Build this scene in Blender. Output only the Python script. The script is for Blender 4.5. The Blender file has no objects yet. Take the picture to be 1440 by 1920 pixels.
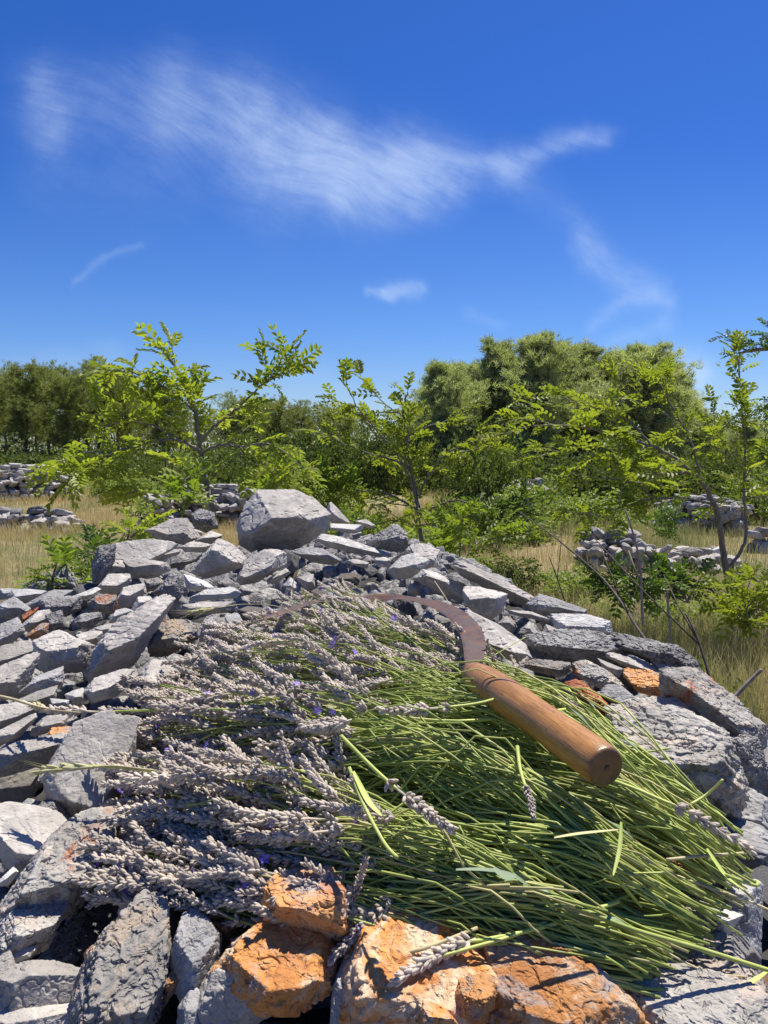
import bpy, math, random
import numpy as np
from mathutils import Vector, Matrix, Euler, Quaternion

random.seed(7)
RNG = np.random.default_rng(7)
SC = bpy.context.scene
COL = SC.collection
R = math.radians

# ------------------------------------------------------------------ camera
F = 1300.0                 # focal length in pixels of a 1440 x 1920 frame
PITCH = R(5.27)
CAMZ = 1.55
cd = bpy.data.cameras.new('camera')
cam = bpy.data.objects.new('camera', cd)
COL.objects.link(cam)
cam.location = (0, 0, CAMZ)
cam.rotation_euler = (math.pi / 2 - PITCH, 0, 0)
cd.sensor_fit = 'VERTICAL'
cd.sensor_height = 36
cd.lens = 36 * F / 1920
cd.clip_start = 0.01
cd.clip_end = 2000
SC.camera = cam
CAMP = np.array([0, 0, CAMZ])
FWD = np.array([0, math.cos(PITCH), -math.sin(PITCH)])
UPV = np.array([0, math.sin(PITCH), math.cos(PITCH)])
RGT = np.array([1.0, 0, 0])


def ray(px, py):
    return FWD + RGT * ((px - 720) / F) + UPV * ((960 - py) / F)


def at(px, py, d):
    return CAMP + ray(px, py) * d


def onz(px, py, z):
    r = ray(px, py)
    return CAMP + r * ((z - CAMZ) / r[2])


# ------------------------------------------------------------------ sun, sky
SUN_AZ, SUN_EL = R(36), R(66)
SDIR = Vector((math.sin(SUN_AZ) * math.cos(SUN_EL), math.cos(SUN_AZ) * math.cos(SUN_EL), math.sin(SUN_EL)))
sd = bpy.data.lights.new('sun', 'SUN')
sd.energy = 5.0
sd.angle = R(0.5)
sd.color = (1.0, 0.94, 0.84)
sun = bpy.data.objects.new('sun', sd)
COL.objects.link(sun)
sun.rotation_euler = (-SDIR).to_track_quat('-Z', 'Y').to_euler()
SC.view_settings.view_transform = 'Standard'
SC.view_settings.look = 'None'
SC.view_settings.exposure = 0.50
SC.view_settings.gamma = 1
SC.render.film_transparent = False
SC.cycles.max_bounces = 6
SC.cycles.transparent_max_bounces = 8


class NT:
    """small node tree writer"""
    def __init__(s, tree):
        s.t = tree
        tree.nodes.clear()

    def n(s, typ, **kw):
        nd = s.t.nodes.new(typ)
        for k, v in kw.items():
            if k.startswith('_'):
                setattr(nd, k[1:], v)
        return nd

    def put(s, sock, v):
        if isinstance(v, bpy.types.NodeSocket):
            s.t.links.new(v, sock)
        elif v is not None:
            if isinstance(v, (tuple, list)) and len(v) == 3 and sock.type == 'RGBA':
                v = (*v, 1)
            sock.default_value = v

    def math(s, op, a, b=None, c=None, clamp=False):
        nd = s.t.nodes.new('ShaderNodeMath')
        nd.operation = op
        nd.use_clamp = clamp
        for i, v in enumerate((a, b, c)):
            if v is not None:
                s.put(nd.inputs[i], v)
        return nd.outputs[0]

    def vmath(s, op, a, b=None, out=0):
        nd = s.t.nodes.new('ShaderNodeVectorMath')
        nd.operation = op
        s.put(nd.inputs[0], a)
        if b is not None:
            s.put(nd.inputs[3] if op == 'SCALE' else nd.inputs[1], b)
        return nd.outputs[out]

    def noise(s, vec, scale, detail=4, rough=.55, dist=0.0, out=0, lac=2.0):
        nd = s.t.nodes.new('ShaderNodeTexNoise')
        if vec is not None:
            s.put(nd.inputs['Vector'], vec)
        nd.inputs['Scale'].default_value = scale
        nd.inputs['Detail'].default_value = detail
        nd.inputs['Roughness'].default_value = rough
        nd.inputs['Distortion'].default_value = dist
        nd.inputs['Lacunarity'].default_value = lac
        return nd.outputs[out]

    def voro(s, vec, scale, feature='F1', out=0):
        nd = s.t.nodes.new('ShaderNodeTexVoronoi')
        nd.feature = feature
        s.put(nd.inputs['Vector'], vec)
        nd.inputs['Scale'].default_value = scale
        return nd.outputs[out]

    def ramp(s, fac, stops, interp='LINEAR'):
        nd = s.t.nodes.new('ShaderNodeValToRGB')
        cr = nd.color_ramp
        cr.interpolation = interp
        while len(cr.elements) < len(stops):
            cr.elements.new(0.5)
        for e, (p, c) in zip(cr.elements, stops):
            e.position = p
            e.color = (*c, 1) if isinstance(c, (tuple, list)) else (c, c, c, 1)
        s.put(nd.inputs[0], fac)
        return nd.outputs[0]

    def mix(s, fac, a, b, blend='MIX'):
        nd = s.t.nodes.new('ShaderNodeMix')
        nd.data_type = 'RGBA'
        nd.blend_type = blend
        s.put(nd.inputs[0], fac)
        s.put(nd.inputs[6], a)
        s.put(nd.inputs[7], b)
        return nd.outputs[2]

    def bump(s, h, strength, dist, nrm=None):
        nd = s.t.nodes.new('ShaderNodeBump')
        nd.inputs['Strength'].default_value = strength
        nd.inputs['Distance'].default_value = dist
        s.put(nd.inputs['Height'], h)
        if nrm is not None:
            s.put(nd.inputs['Normal'], nrm)
        return nd.outputs[0]


w = bpy.data.worlds.new('World')
SC.world = w
w.use_nodes = True
t = NT(w.node_tree)
sky = t.n('ShaderNodeTexSky')
sky.sky_type = 'NISHITA'
sky.sun_disc = False
sky.sun_elevation = SUN_EL
sky.sun_rotation = SUN_AZ
sky.altitude = 200
sky.air_density = 1.0
sky.dust_density = 0.3
sky.ozone_density = 3.0
gen = t.n('ShaderNodeTexCoord').outputs['Generated']
sx = t.n('ShaderNodeSeparateXYZ')
t.put(sx.inputs[0], gen)
X_, Y_, Z_ = sx.outputs
ysafe = t.math('MAXIMUM', Y_, 0.05)
U = t.math('DIVIDE', X_, ysafe)
V = t.math('DIVIDE', Z_, ysafe)
cxyz = t.n('ShaderNodeCombineXYZ')
t.put(cxyz.inputs[0], U)
t.put(cxyz.inputs[1], V)
P = cxyz.outputs[0]
# domain warp for the cirrus
wn = t.noise(P, 2.6, 5, .6, 0, 1)
wv = t.vmath('SCALE', t.vmath('SUBTRACT', wn, (.5, .5, .5)), .13)
wn2 = t.noise(P, 7.0, 2, .5, 0, 1)
wv2 = t.vmath('SCALE', t.vmath('SUBTRACT', wn2, (.5, .5, .5)), .05)
PW = t.vmath('ADD', t.vmath('ADD', P, wv), wv2)
PW = t.vmath('MULTIPLY', PW, (1, 1, 0))


def uv(px, py):
    r = ray(px, py)
    return r[0] / r[1], r[2] / r[1]


# cirrus strands: from, to, half width, strength  (directions in the sky)
SEG = [((50, 160), (95, 270), 26, .24), ((90, 200), (330, 230), 55, .24), ((330, 190), (560, 300), 60, .42),
       ((470, 190), (640, 330), 55, .30), ((520, 310), (760, 330), 60, .50), ((640, 350), (830, 340), 42, .55),
       ((740, 310), (960, 315), 32, .62), ((940, 305), (1130, 265), 15, .40), ((120, 300), (480, 380), 60, .10),
       ((980, 330), (1110, 460), 24, .16), ((1100, 450), (1225, 545), 22, .40), ((1215, 545), (1100, 585), 13, .30),
       ((1235, 600), (1100, 640), 14, .26), ((1250, 560), (1255, 610), 14, .22), ((1265, 680), (1310, 700), 26, 1.0),
       ((675, 528), (730, 545), 9, .42), ((715, 540), (785, 538), 11, .45), ((150, 515), (290, 460), 7, .16), ((0, 690), (210, 655), 22, .14),
       ((560, 700), (620, 720), 26, .12), ((870, 580), (930, 610), 11, .14)]
dens = None
for a, b, wd, st in SEG:
    A = uv(*a)
    B = uv(*b)
    ba = np.array([B[0] - A[0], B[1] - A[1]])
    ln = float(ba @ ba) or 1e-6
    pa = t.vmath('SUBTRACT', PW, (A[0], A[1], 0))
    h = t.math('DIVIDE', t.vmath('DOT_PRODUCT', pa, (ba[0], ba[1], 0), 1), ln, clamp=True)
    q = t.n('ShaderNodeVectorMath')
    q.operation = 'SCALE'
    q.inputs[0].default_value = (ba[0], ba[1], 0)
    t.put(q.inputs[3], h)
    dd = t.vmath('LENGTH', t.vmath('SUBTRACT', pa, q.outputs[0]), None, 1)
    e = t.math('DIVIDE', dd, wd / F * 1.15)
    g = t.math('MULTIPLY', t.math('EXPONENT', t.math('MULTIPLY', t.math('MULTIPLY', e, e), -1.0)), st)
    dens = g if dens is None else t.math('ADD', dens, g)
# fibrous texture drawn out along the wind
mp = t.n('ShaderNodeMapping')
mp.inputs['Rotation'].default_value = (0, 0, R(26))
wv3 = t.vmath('SCALE', t.vmath('SUBTRACT', t.noise(P, 3.2, 2, .5, 0, 1), (.5, .5, .5)), .16)
t.put(mp.inputs['Vector'], t.vmath('ADD', P, wv3))
mp2 = t.n('ShaderNodeMapping')
mp2.inputs['Scale'].default_value = (1.8, 7.5, 1)
t.put(mp2.inputs['Vector'], mp.outputs[0])
fib = t.noise(mp2.outputs[0], 6.0, 10, .70, .1)
fibr = t.ramp(fib, [(.30, .38), (.50, .72), (.72, 1.15)])
fin = t.noise(P, 5.0, 6, .6, .4)
finr = t.ramp(fin, [(.30, .35), (.62, 1.25)])
cl = t.math('MULTIPLY', t.math('MULTIPLY', dens, fibr), finr)
cl = t.math('MULTIPLY', t.math('TANH', t.math('MULTIPLY', cl, 1.2)), 0.55)
cl = t.math('MULTIPLY', cl, t.math('GREATER_THAN', Y_, 0.06))
# colour of the clear sky: the deep summer blue of the photograph
tintv = t.ramp(V, [(.0, (.80, .86, 1.05)), (.16, (.66, .80, 1.14)), (.42, (.50, .65, 1.10)), (1.0, (.47, .62, 1.08))])
skc = t.mix(1.0, sky.outputs[0], tintv, 'MULTIPLY')
hs = t.n('ShaderNodeHueSaturation')
hs.inputs['Saturation'].default_value = 1.10
hs.inputs['Value'].default_value = 1.0
t.put(hs.inputs['Color'], skc)
skc = hs.outputs[0]
skyc = t.mix(cl, skc, (6.8, 8.2, 10.2))
bg = t.n('ShaderNodeBackground')
t.put(bg.inputs[0], skyc)
bg.inputs[1].default_value = 0.079
wo = t.n('ShaderNodeOutputWorld')
t.t.links.new(bg.outputs[0], wo.inputs[0])


# ------------------------------------------------------------------ helpers
def _hash(ix, iy, iz, seed):
    h = (ix * 374761393 + iy * 668265263 + iz * 2147483647 + seed * 1274126177) & 0xffffffff
    h = ((h ^ (h >> 13)) * 1274126177) & 0xffffffff
    h = ((h ^ (h >> 16)) * 2246822519) & 0xffffffff
    return ((h ^ (h >> 15)) & 0xffff) / 65535.0


def vnoise(P, seed=0):
    P = np.asarray(P, dtype=np.float64)
    I = np.floor(P).astype(np.int64)
    f = P - I
    u = f * f * (3 - 2 * f)
    x, y, z = I[:, 0], I[:, 1], I[:, 2]
    def c(a, b, d):
        return _hash(x + a, y + b, z + d, seed)
    x00 = c(0, 0, 0) * (1 - u[:, 0]) + c(1, 0, 0) * u[:, 0]
    x10 = c(0, 1, 0) * (1 - u[:, 0]) + c(1, 1, 0) * u[:, 0]
    x01 = c(0, 0, 1) * (1 - u[:, 0]) + c(1, 0, 1) * u[:, 0]
    x11 = c(0, 1, 1) * (1 - u[:, 0]) + c(1, 1, 1) * u[:, 0]
    y0 = x00 * (1 - u[:, 1]) + x10 * u[:, 1]
    y1 = x01 * (1 - u[:, 1]) + x11 * u[:, 1]
    return (y0 * (1 - u[:, 2]) + y1 * u[:, 2]) * 2 - 1


def fbm(P, oct=4, seed=0, rough=.5):
    a, s, tot = 1.0, 0, 0
    for o in range(oct):
        s = s + a * vnoise(P * (2.03 ** o) + o * 17.3, seed + o)
        tot += a
        a *= rough
    return s / tot


def mesh_obj(name, V, FS, mat, parent=None, smooth=True):
    """V (n,3); FS list of int arrays (m,k)"""
    me = bpy.data.meshes.new(name)
    V = np.asarray(V, dtype=np.float32)
    FS = [np.asarray(f, dtype=np.int32) for f in FS if len(f)]
    nl = sum(f.size for f in FS)
    nf = sum(len(f) for f in FS)
    me.vertices.add(len(V))
    me.vertices.foreach_set('co', V.ravel())
    me.loops.add(nl)
    me.polygons.add(nf)
    li = np.concatenate([f.ravel() for f in FS])
    tot = np.concatenate([np.full(len(f), f.shape[1], dtype=np.int32) for f in FS])
    st = np.concatenate([[0], np.cumsum(tot)[:-1]]).astype(np.int32)
    me.loops.foreach_set('vertex_index', li)
    me.polygons.foreach_set('loop_start', st)
    me.polygons.foreach_set('use_smooth', np.full(nf, smooth, dtype=bool))
    me.update(calc_edges=True)
    me.validate()
    me.materials.append(mat)
    o = bpy.data.objects.new(name, me)
    COL.objects.link(o)
    if parent is not None:
        o.parent = parent
    return o


class MB:
    def __init__(s):
        s.V, s.F, s.n = [], {}, 0

    def add(s, V, FS):
        V = np.asarray(V, dtype=np.float64)
        s.V.append(V)
        for f in FS:
            f = np.asarray(f)
            if len(f):
                s.F.setdefault(f.shape[1], []).append(f + s.n)
        s.n += len(V)

    def many(s, V, FS, M):
        """copy (V, FS) by K 4x4 matrices M (K,4,4)"""
        V = np.asarray(V)
        K = len(M)
        if K == 0:
            return
        W = np.einsum('kij,nj->kni', M[:, :3, :3], V) + M[:, None, :3, 3]
        s.V.append(W.reshape(-1, 3))
        off = (np.arange(K) * len(V))[:, None, None]
        for f in FS:
            f = np.asarray(f)
            s.F.setdefault(f.shape[1], []).append((f[None] + off).reshape(-1, f.shape[1]) + s.n)
        s.n += K * len(V)

    def tube(s, pts, rad, sides=6, cap=True):
        pts = np.asarray(pts, float)
        n = len(pts)
        rad = np.broadcast_to(np.asarray(rad, float), (n,))
        T = np.gradient(pts, axis=0)
        T /= np.linalg.norm(T, axis=1)[:, None] + 1e-12
        up = np.array([0, 0, 1.0]) if abs(T[:, 2]).max() < .95 else np.array([.9, .3, .2])
        A = np.cross(T, up)
        A /= np.linalg.norm(A, axis=1)[:, None] + 1e-12
        B = np.cross(A, T)
        an = np.arange(sides) / sides * 2 * math.pi
        W = pts[:, None] + rad[:, None, None] * (np.cos(an)[None, :, None] * A[:, None] + np.sin(an)[None, :, None] * B[:, None])
        i, j = np.meshgrid(np.arange(n - 1), np.arange(sides), indexing='ij')
        j2 = (j + 1) % sides
        Fq = np.stack([i * sides + j, i * sides + j2, (i + 1) * sides + j2, (i + 1) * sides + j], -1).reshape(-1, 4)
        fs = [Fq[:, ::-1]]
        if cap:
            fs.append(np.array([list(range(sides))]))
            fs.append(np.array([[(n - 1) * sides + k for k in range(sides)][::-1]]))
        s.add(W.reshape(-1, 3), fs)

    def build(s, name, mat, parent=None, smooth=True, origin=None):
        V = np.concatenate(s.V)
        if origin is not None:
            V = V - np.asarray(origin)
        return mesh_obj(name, V, [np.concatenate(f) for f in s.F.values()], mat, parent, smooth)


def empty(name, loc):
    o = bpy.data.objects.new(name, None)
    COL.objects.link(o)
    o.location = tuple(float(v) for v in loc)
    o.empty_display_size = .05
    return o


def tag(o, label=None, cat=None, group=None, kind=None):
    if label:
        o['label'] = label
    if cat:
        o['category'] = cat
    if group:
        o['group'] = group
    if kind:
        o['kind'] = kind
    return o


def matK(loc, rot3, sc):
    """stack (K,3) (K,3,3) (K,) or (K,3) -> (K,4,4)"""
    K = len(loc)
    M = np.zeros((K, 4, 4))
    sc = np.asarray(sc)
    if sc.ndim == 1:
        sc = np.repeat(sc[:, None], 3, 1)
    M[:, :3, :3] = rot3 * sc[:, None, :]
    M[:, :3, 3] = loc
    M[:, 3, 3] = 1
    return M


def frames(D, roll=None):
    """rotation matrices whose local X follows D, local Z as near world up as possible, rolled"""
    D = D / (np.linalg.norm(D, axis=1)[:, None] + 1e-12)
    up = np.tile([0.02, 0.01, 1.0], (len(D), 1))
    Yv = np.cross(up, D)
    Yv /= np.linalg.norm(Yv, axis=1)[:, None] + 1e-9
    Zv = np.cross(D, Yv)
    if roll is not None:
        c, s_ = np.cos(roll)[:, None], np.sin(roll)[:, None]
        Yv, Zv = Yv * c + Zv * s_, Zv * c - Yv * s_
    return np.stack([D, Yv, Zv], -1)


def sm(a, b, x):
    tt = np.clip((x - a) / (b - a), 0, 1)
    return tt * tt * (3 - 2 * tt)


# ------------------------------------------------------------------ materials
def pmat(name):
    m = bpy.data.materials.new(name)
    m.use_nodes = True
    tt = NT(m.node_tree)
    b = tt.n('ShaderNodeBsdfPrincipled')
    o = tt.n('ShaderNodeOutputMaterial')
    tt.t.links.new(b.outputs[0], o.inputs[0])
    return m, tt, b, o


def stone_mat(name, base, dark, alt, alt_amt, vein=.35, pit=0.0, rust=0.0):
    m, tt, b, o = pmat(name)
    co = tt.n('ShaderNodeTexCoord').outputs['Object']
    oi = tt.n('ShaderNodeObjectInfo')
    rv = tt.n('ShaderNodeCombineXYZ')
    r100 = tt.math('MULTIPLY', oi.outputs['Random'], 37.0)
    tt.put(rv.inputs[0], r100)
    tt.put(rv.inputs[1], r100)
    c = tt.vmath('ADD', co, rv.outputs[0])
    n1 = tt.noise(c, 14, 6, .62, .5)
    n2 = tt.noise(c, 60, 6, .65, .2)
    n3 = tt.noise(c, 260, 4, .7)
    base_c = tt.mix(tt.ramp(n1, [(.36, 0), (.62, 1)]), dark, base)
    base_c = tt.mix(tt.ramp(n2, [(.35, .55), (.6, 0)]), base_c, dark)
    # patches of the other colour (lichen, iron, weathering)
    n4 = tt.noise(c, 22, 5, .7, 1.2)
    base_c = tt.mix(tt.ramp(n4, [(.60 - alt_amt * .35, 0), (.72 - alt_amt * .35, 1)]), base_c, alt)
    if rust > 0:
        n5 = tt.noise(c, 9, 5, .7, .8)
        base_c = tt.mix(tt.ramp(n5, [(.62 - rust * .3, 0), (.68 - rust * .3, .85)]), base_c, (.42, .13, .035))
    if name.startswith('iron'):
        n6 = tt.noise(c, 17, 6, .72, 1.0)
        base_c = tt.mix(tt.ramp(n6, [(.56, 0), (.62, .85)]), base_c, (.33, .32, .31))
        n7 = tt.noise(c, 33, 5, .7, .6)
        base_c = tt.mix(tt.ramp(n7, [(.60, 0), (.68, .6)]), base_c, (.62, .52, .40))
    # calcite veins
    wv_ = tt.n('ShaderNodeTexWave')
    wv_.inputs['Scale'].default_value = 9
    wv_.inputs['Distortion'].default_value = 7
    wv_.inputs['Detail'].default_value = 4
    wv_.inputs['Detail Scale'].default_value = 1.6
    tt.put(wv_.inputs['Vector'], c)
    vn = tt.ramp(wv_.outputs[1], [(.955, 0), (.99, 1)])
    base_c = tt.mix(tt.math('MULTIPLY', vn, vein * .45), base_c, (.62, .61, .58))
    # speckles
    base_c = tt.mix(tt.ramp(n3, [(.62, 0), (.75, .45)]), base_c, (.55, .54, .52))
    base_c = tt.mix(tt.ramp(n3, [(.26, .55), (.38, 0)]), base_c, (.05, .05, .055))
    # each stone a little lighter or darker
    val = tt.math('ADD', tt.math('MULTIPLY', oi.outputs['Random'], .42), .80)
    hs_ = tt.n('ShaderNodeHueSaturation')
    tt.put(hs_.inputs['Value'], val)
    tt.put(hs_.inputs['Color'], base_c)
    tt.put(b.inputs['Base Color'], hs_.outputs[0])
    b.inputs['Roughness'].default_value = .78
    b.inputs['Specular IOR Level'].default_value = .35
    cr = tt.voro(tt.vmath('ADD', c, tt.vmath('SCALE', tt.noise(c, 12, 3, .6, 0, 1), .07)), 22, 'DISTANCE_TO_EDGE')
    crr = tt.ramp(cr, [(0, 0), (.035, 1)])
    hgt = tt.math('ADD', tt.math('MULTIPLY', n2, 1.0), tt.math('MULTIPLY', n3, .30))
    hgt = tt.math('ADD', hgt, tt.math('MULTIPLY', crr, .05))
    if pit > 0:
        pt = tt.ramp(tt.noise(c, 85, 3, .6, .4), [(.40, 0), (.50, 1)])
        hgt = tt.math('ADD', hgt, tt.math('MULTIPLY', pt, pit))
    nb = tt.bump(hgt, .85, .004)
    tt.put(b.inputs['Normal'], nb)
    return m


SM = {
    'grey': stone_mat('grey_limestone', (.49, .452, .40), (.28, .262, .24), (.55, .51, .45), .12, .35),
    'pale': stone_mat('pale_limestone', (.56, .54, .50), (.38, .37, .36), (.62, .59, .53), .35, .25),
    'dark': stone_mat('dark_pitted_or_shaded_limestone', (.31, .30, .29), (.15, .145, .14), (.38, .36, .33), .2, .2, 1.0),  # dark pitted stone; also paints shade on walls, gap rubble and a deep stone
    'tan': stone_mat('tan_pitted_limestone', (.40, .37, .33), (.22, .21, .195), (.42, .33, .24), .35, .15, .9, .08),
    'orange': stone_mat('iron_stained_limestone', (.64, .29, .08), (.42, .165, .05), (.56, .42, .28), .32, .10, .35),
    'mixed': stone_mat('half_stained_limestone', (.36, .34, .33), (.20, .19, .19), (.55, .27, .10), .50, .25, .6, .25),
    'rose': stone_mat('rose_grey_limestone', (.48, .45, .40), (.24, .23, .21), (.48, .40, .33), .30, .35, .7, .12),
    'clay': stone_mat('red_clay_crust', (.42, .13, .045), (.24, .075, .035), (.50, .24, .11), .30, 0, 1.0),
    'blue': stone_mat('blue_grey_limestone', (.41, .40, .385), (.23, .225, .22), (.48, .475, .46), .2, .35),
}


def leaf_mat(name, base, base2, trans=.45, nscale=3.0, rough=.5, spec=.4):
    m, tt, b, o = pmat(name)
    co = tt.n('ShaderNodeTexCoord').outputs['Object']
    n1 = tt.noise(co, nscale, 3, .6)
    n2 = tt.noise(co, nscale * 14, 2, .6)
    f = tt.math('ADD', tt.math('MULTIPLY', n1, .6), tt.math('MULTIPLY', n2, .4))
    c = tt.mix(tt.ramp(f, [(.38, 0), (.62, 1)]), base, base2)
    oi = tt.n('ShaderNodeObjectInfo')
    hs_ = tt.n('ShaderNodeHueSaturation')
    tt.put(hs_.inputs['Value'], tt.math('ADD', tt.math('MULTIPLY', oi.outputs['Random'], .3), .85))
    tt.put(hs_.inputs['Color'], c)
    c = hs_.outputs[0]
    tt.put(b.inputs['Base Color'], c)
    b.inputs['Roughness'].default_value = rough
    b.inputs['Specular IOR Level'].default_value = spec
    tr = tt.n('ShaderNodeBsdfTranslucent')
    tc = tt.mix(1.0, c, (1.35, 1.5, .55), 'MULTIPLY')
    tt.put(tr.inputs[0], tc)
    mx = tt.n('ShaderNodeMixShader')
    mx.inputs[0].default_value = trans
    tt.t.links.new(b.outputs[0], mx.inputs[1])
    tt.t.links.new(tr.outputs[0], mx.inputs[2])
    tt.t.links.new(mx.outputs[0], o.inputs[0])
    return m


def bark_mat(name, a, b_, sc=30, bd=.004):
    m, tt, b, o = pmat(name)
    co = tt.n('ShaderNodeTexCoord').outputs['Object']
    mp_ = tt.n('ShaderNodeMapping')
    mp_.inputs['Scale'].default_value = (1, 1, .25)
    tt.put(mp_.inputs['Vector'], co)
    n1 = tt.noise(mp_.outputs[0], sc, 6, .65, .4)
    tt.put(b.inputs['Base Color'], tt.mix(tt.ramp(n1, [(.35, 0), (.65, 1)]), a, b_))
    b.inputs['Roughness'].default_value = .9
    tt.put(b.inputs['Normal'], tt.bump(n1, .8, bd))
    return m


M_SAP = leaf_mat('sapling_leaf', (.25, .30, .05), (.14, .20, .035), .48, 2.5)
M_SAPY = leaf_mat('yellow_green_leaf', (.33, .36, .06), (.17, .215, .035), .48, 2.5)
M_DEEPLEAF = leaf_mat('deep_green_leaf', (.10, .155, .04), (.15, .215, .045), .35, 2.0)  # darker green leaf for some shoots and the edge tree
M_PINE = leaf_mat('pine_needle', (.28, .295, .125), (.16, .18, .07), .45, .8, .6, .25)
M_PINEB = leaf_mat('pale_pine_needle', (.42, .44, .27), (.27, .295, .17), .45, .9, .6, .3)
M_SHRUB = leaf_mat('maquis_leaf', (.095, .125, .04), (.145, .175, .06), .32, 1.2, .8, .1)
M_SHRUBB = leaf_mat('light_shrub_leaf', (.26, .31, .07), (.16, .21, .05), .38, 1.5)
M_BARK = bark_mat('grey_bark', (.26, .23, .19), (.13, .115, .095), 60, .002)
M_PBARK = bark_mat('pine_bark', (.13, .105, .085), (.06, .05, .04), 8, .02)
M_TWIG = bark_mat('dark_twig', (.14, .115, .09), (.07, .055, .045), 90, .001)
M_DRYWOOD = bark_mat('bleached_wood', (.36, .31, .25), (.20, .17, .14), 50, .002)


def grass_mat():
    m, tt, b, o = pmat('grass_blade')
    co = tt.n('ShaderNodeTexCoord').outputs['Object']
    big = tt.noise(co, .35, 4, .6)
    mid = tt.noise(co, 1.6, 4, .65)
    f = tt.math('ADD', tt.math('MULTIPLY', big, .55), tt.math('MULTIPLY', mid, .45))
    sp_ = tt.n('ShaderNodeSeparateXYZ')
    tt.put(sp_.inputs[0], co)
    f = tt.math('ADD', f, tt.math('MULTIPLY', tt.math('MULTIPLY', sp_.outputs[0], .35, clamp=True), .09))
    c = tt.ramp(f, [(.38, (.62, .46, .22)), (.49, (.58, .48, .21)), (.60, (.38, .38, .13)), (.70, (.22, .27, .08))])
    fine = tt.noise(co, 40, 2, .6)
    c = tt.mix(tt.ramp(fine, [(.45, 0), (.65, .6)]), c, (.50, .41, .21))
    tt.put(b.inputs['Base Color'], c)
    b.inputs['Roughness'].default_value = .7
    tr = tt.n('ShaderNodeBsdfTranslucent')
    tt.put(tr.inputs[0], c)
    mx = tt.n('ShaderNodeMixShader')
    mx.inputs[0].default_value = .35
    tt.t.links.new(b.outputs[0], mx.inputs[1])
    tt.t.links.new(tr.outputs[0], mx.inputs[2])
    tt.t.links.new(mx.outputs[0], o.inputs[0])
    return m


M_GRASS = grass_mat()


def ground_mat():
    m, tt, b, o = pmat('dry_field')
    co = tt.n('ShaderNodeTexCoord').outputs['Object']
    big = tt.noise(co, .35, 4, .6)
    mid = tt.noise(co, 1.6, 4, .65)
    fine = tt.noise(co, 25, 6, .7)
    f = tt.math('ADD', tt.math('MULTIPLY', big, .55), tt.math('MULTIPLY', mid, .45))
    c = tt.ramp(f, [(.38, (.46, .34, .18)), (.49, (.42, .34, .16)), (.60, (.25, .25, .095)), (.70, (.14, .16, .06))])
    c = tt.mix(tt.ramp(fine, [(.35, .7), (.6, 0)]), c, (.11, .075, .04))
    tt.put(b.inputs['Base Color'], c)
    b.inputs['Roughness'].default_value = 1
    tt.put(b.inputs['Normal'], tt.bump(fine, 1, .05))
    return m


M_GROUND = ground_mat()


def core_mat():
    m, tt, b, o = pmat('shaded_rubble_earth')
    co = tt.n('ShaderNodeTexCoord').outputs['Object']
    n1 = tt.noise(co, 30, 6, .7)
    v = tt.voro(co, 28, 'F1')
    c = tt.mix(n1, (.03, .028, .025), (.08, .075, .07))  # near-black earth colour, painting in the shade of gaps between stones
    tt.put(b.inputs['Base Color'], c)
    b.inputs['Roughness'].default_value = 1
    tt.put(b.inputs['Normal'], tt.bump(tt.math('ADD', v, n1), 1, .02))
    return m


M_CORE = core_mat()

# ------------------------------------------------------------------ terrain
BANK = 1.255


def gz(x, y):
    x = np.asarray(x, float)
    y = np.asarray(y, float)
    p = np.stack([x * .13, y * .13, x * 0], -1).reshape(-1, 3)
    n = vnoise(p, 3).reshape(x.shape) * .16
    z = .05 + n * sm(2, 8, np.hypot(x, y)) + .85 * sm(12, 55, y) - .02 * np.maximum(y - 60, 0)
    return z


def gzf(x, y):
    return float(gz(np.array([x]), np.array([y]))[0])


def onground(px, py):
    r = ray(px, py)
    d = 8.0
    for _ in range(40):
        p = CAMP + r * d
        g = gzf(p[0], p[1])
        if r[2] >= -1e-4:
            return CAMP + r * 30
        d = d * .5 + .5 * (g - CAMZ) / r[2]
        d = min(max(d, .5), 300)
    return CAMP + r * d


def grid(xs, ys, zf):
    Xg, Yg = np.meshgrid(xs, ys, indexing='ij')
    Z = zf(Xg, Yg)
    V = np.stack([Xg, Yg, Z], -1).reshape(-1, 3)
    n, m = len(xs), len(ys)
    i, j = np.meshgrid(np.arange(n - 1), np.arange(m - 1), indexing='ij')
    Fq = np.stack([i * m + j, (i + 1) * m + j, (i + 1) * m + j + 1, i * m + j + 1], -1).reshape(-1, 4)
    return V, [Fq]


q = np.linspace(-1, 1, 161)
xs = np.sign(q) * (np.abs(q) ** 2.4) * 420
V_, F_ = grid(xs, xs + 0.0, gz)
g_ = mesh_obj('ground', V_, F_, M_GROUND)
tag(g_, kind='structure')

# outline of the flat-topped clearance bank the photographer leans over (x, y)
BO = np.array([(-1.0, -.3), (-1.05, .6), (-1.05, 1.3), (-.98, 1.6), (-.98, 1.9), (-.84, 2.35), (-.5, 2.8), (-.05, 2.85),
               (.22, 2.5), (.36, 1.9), (.48, 1.45), (.54, 1.05), (.54, .78), (.49, .5), (.40, .30), (.33, .0), (.30, -.3)])


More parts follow.
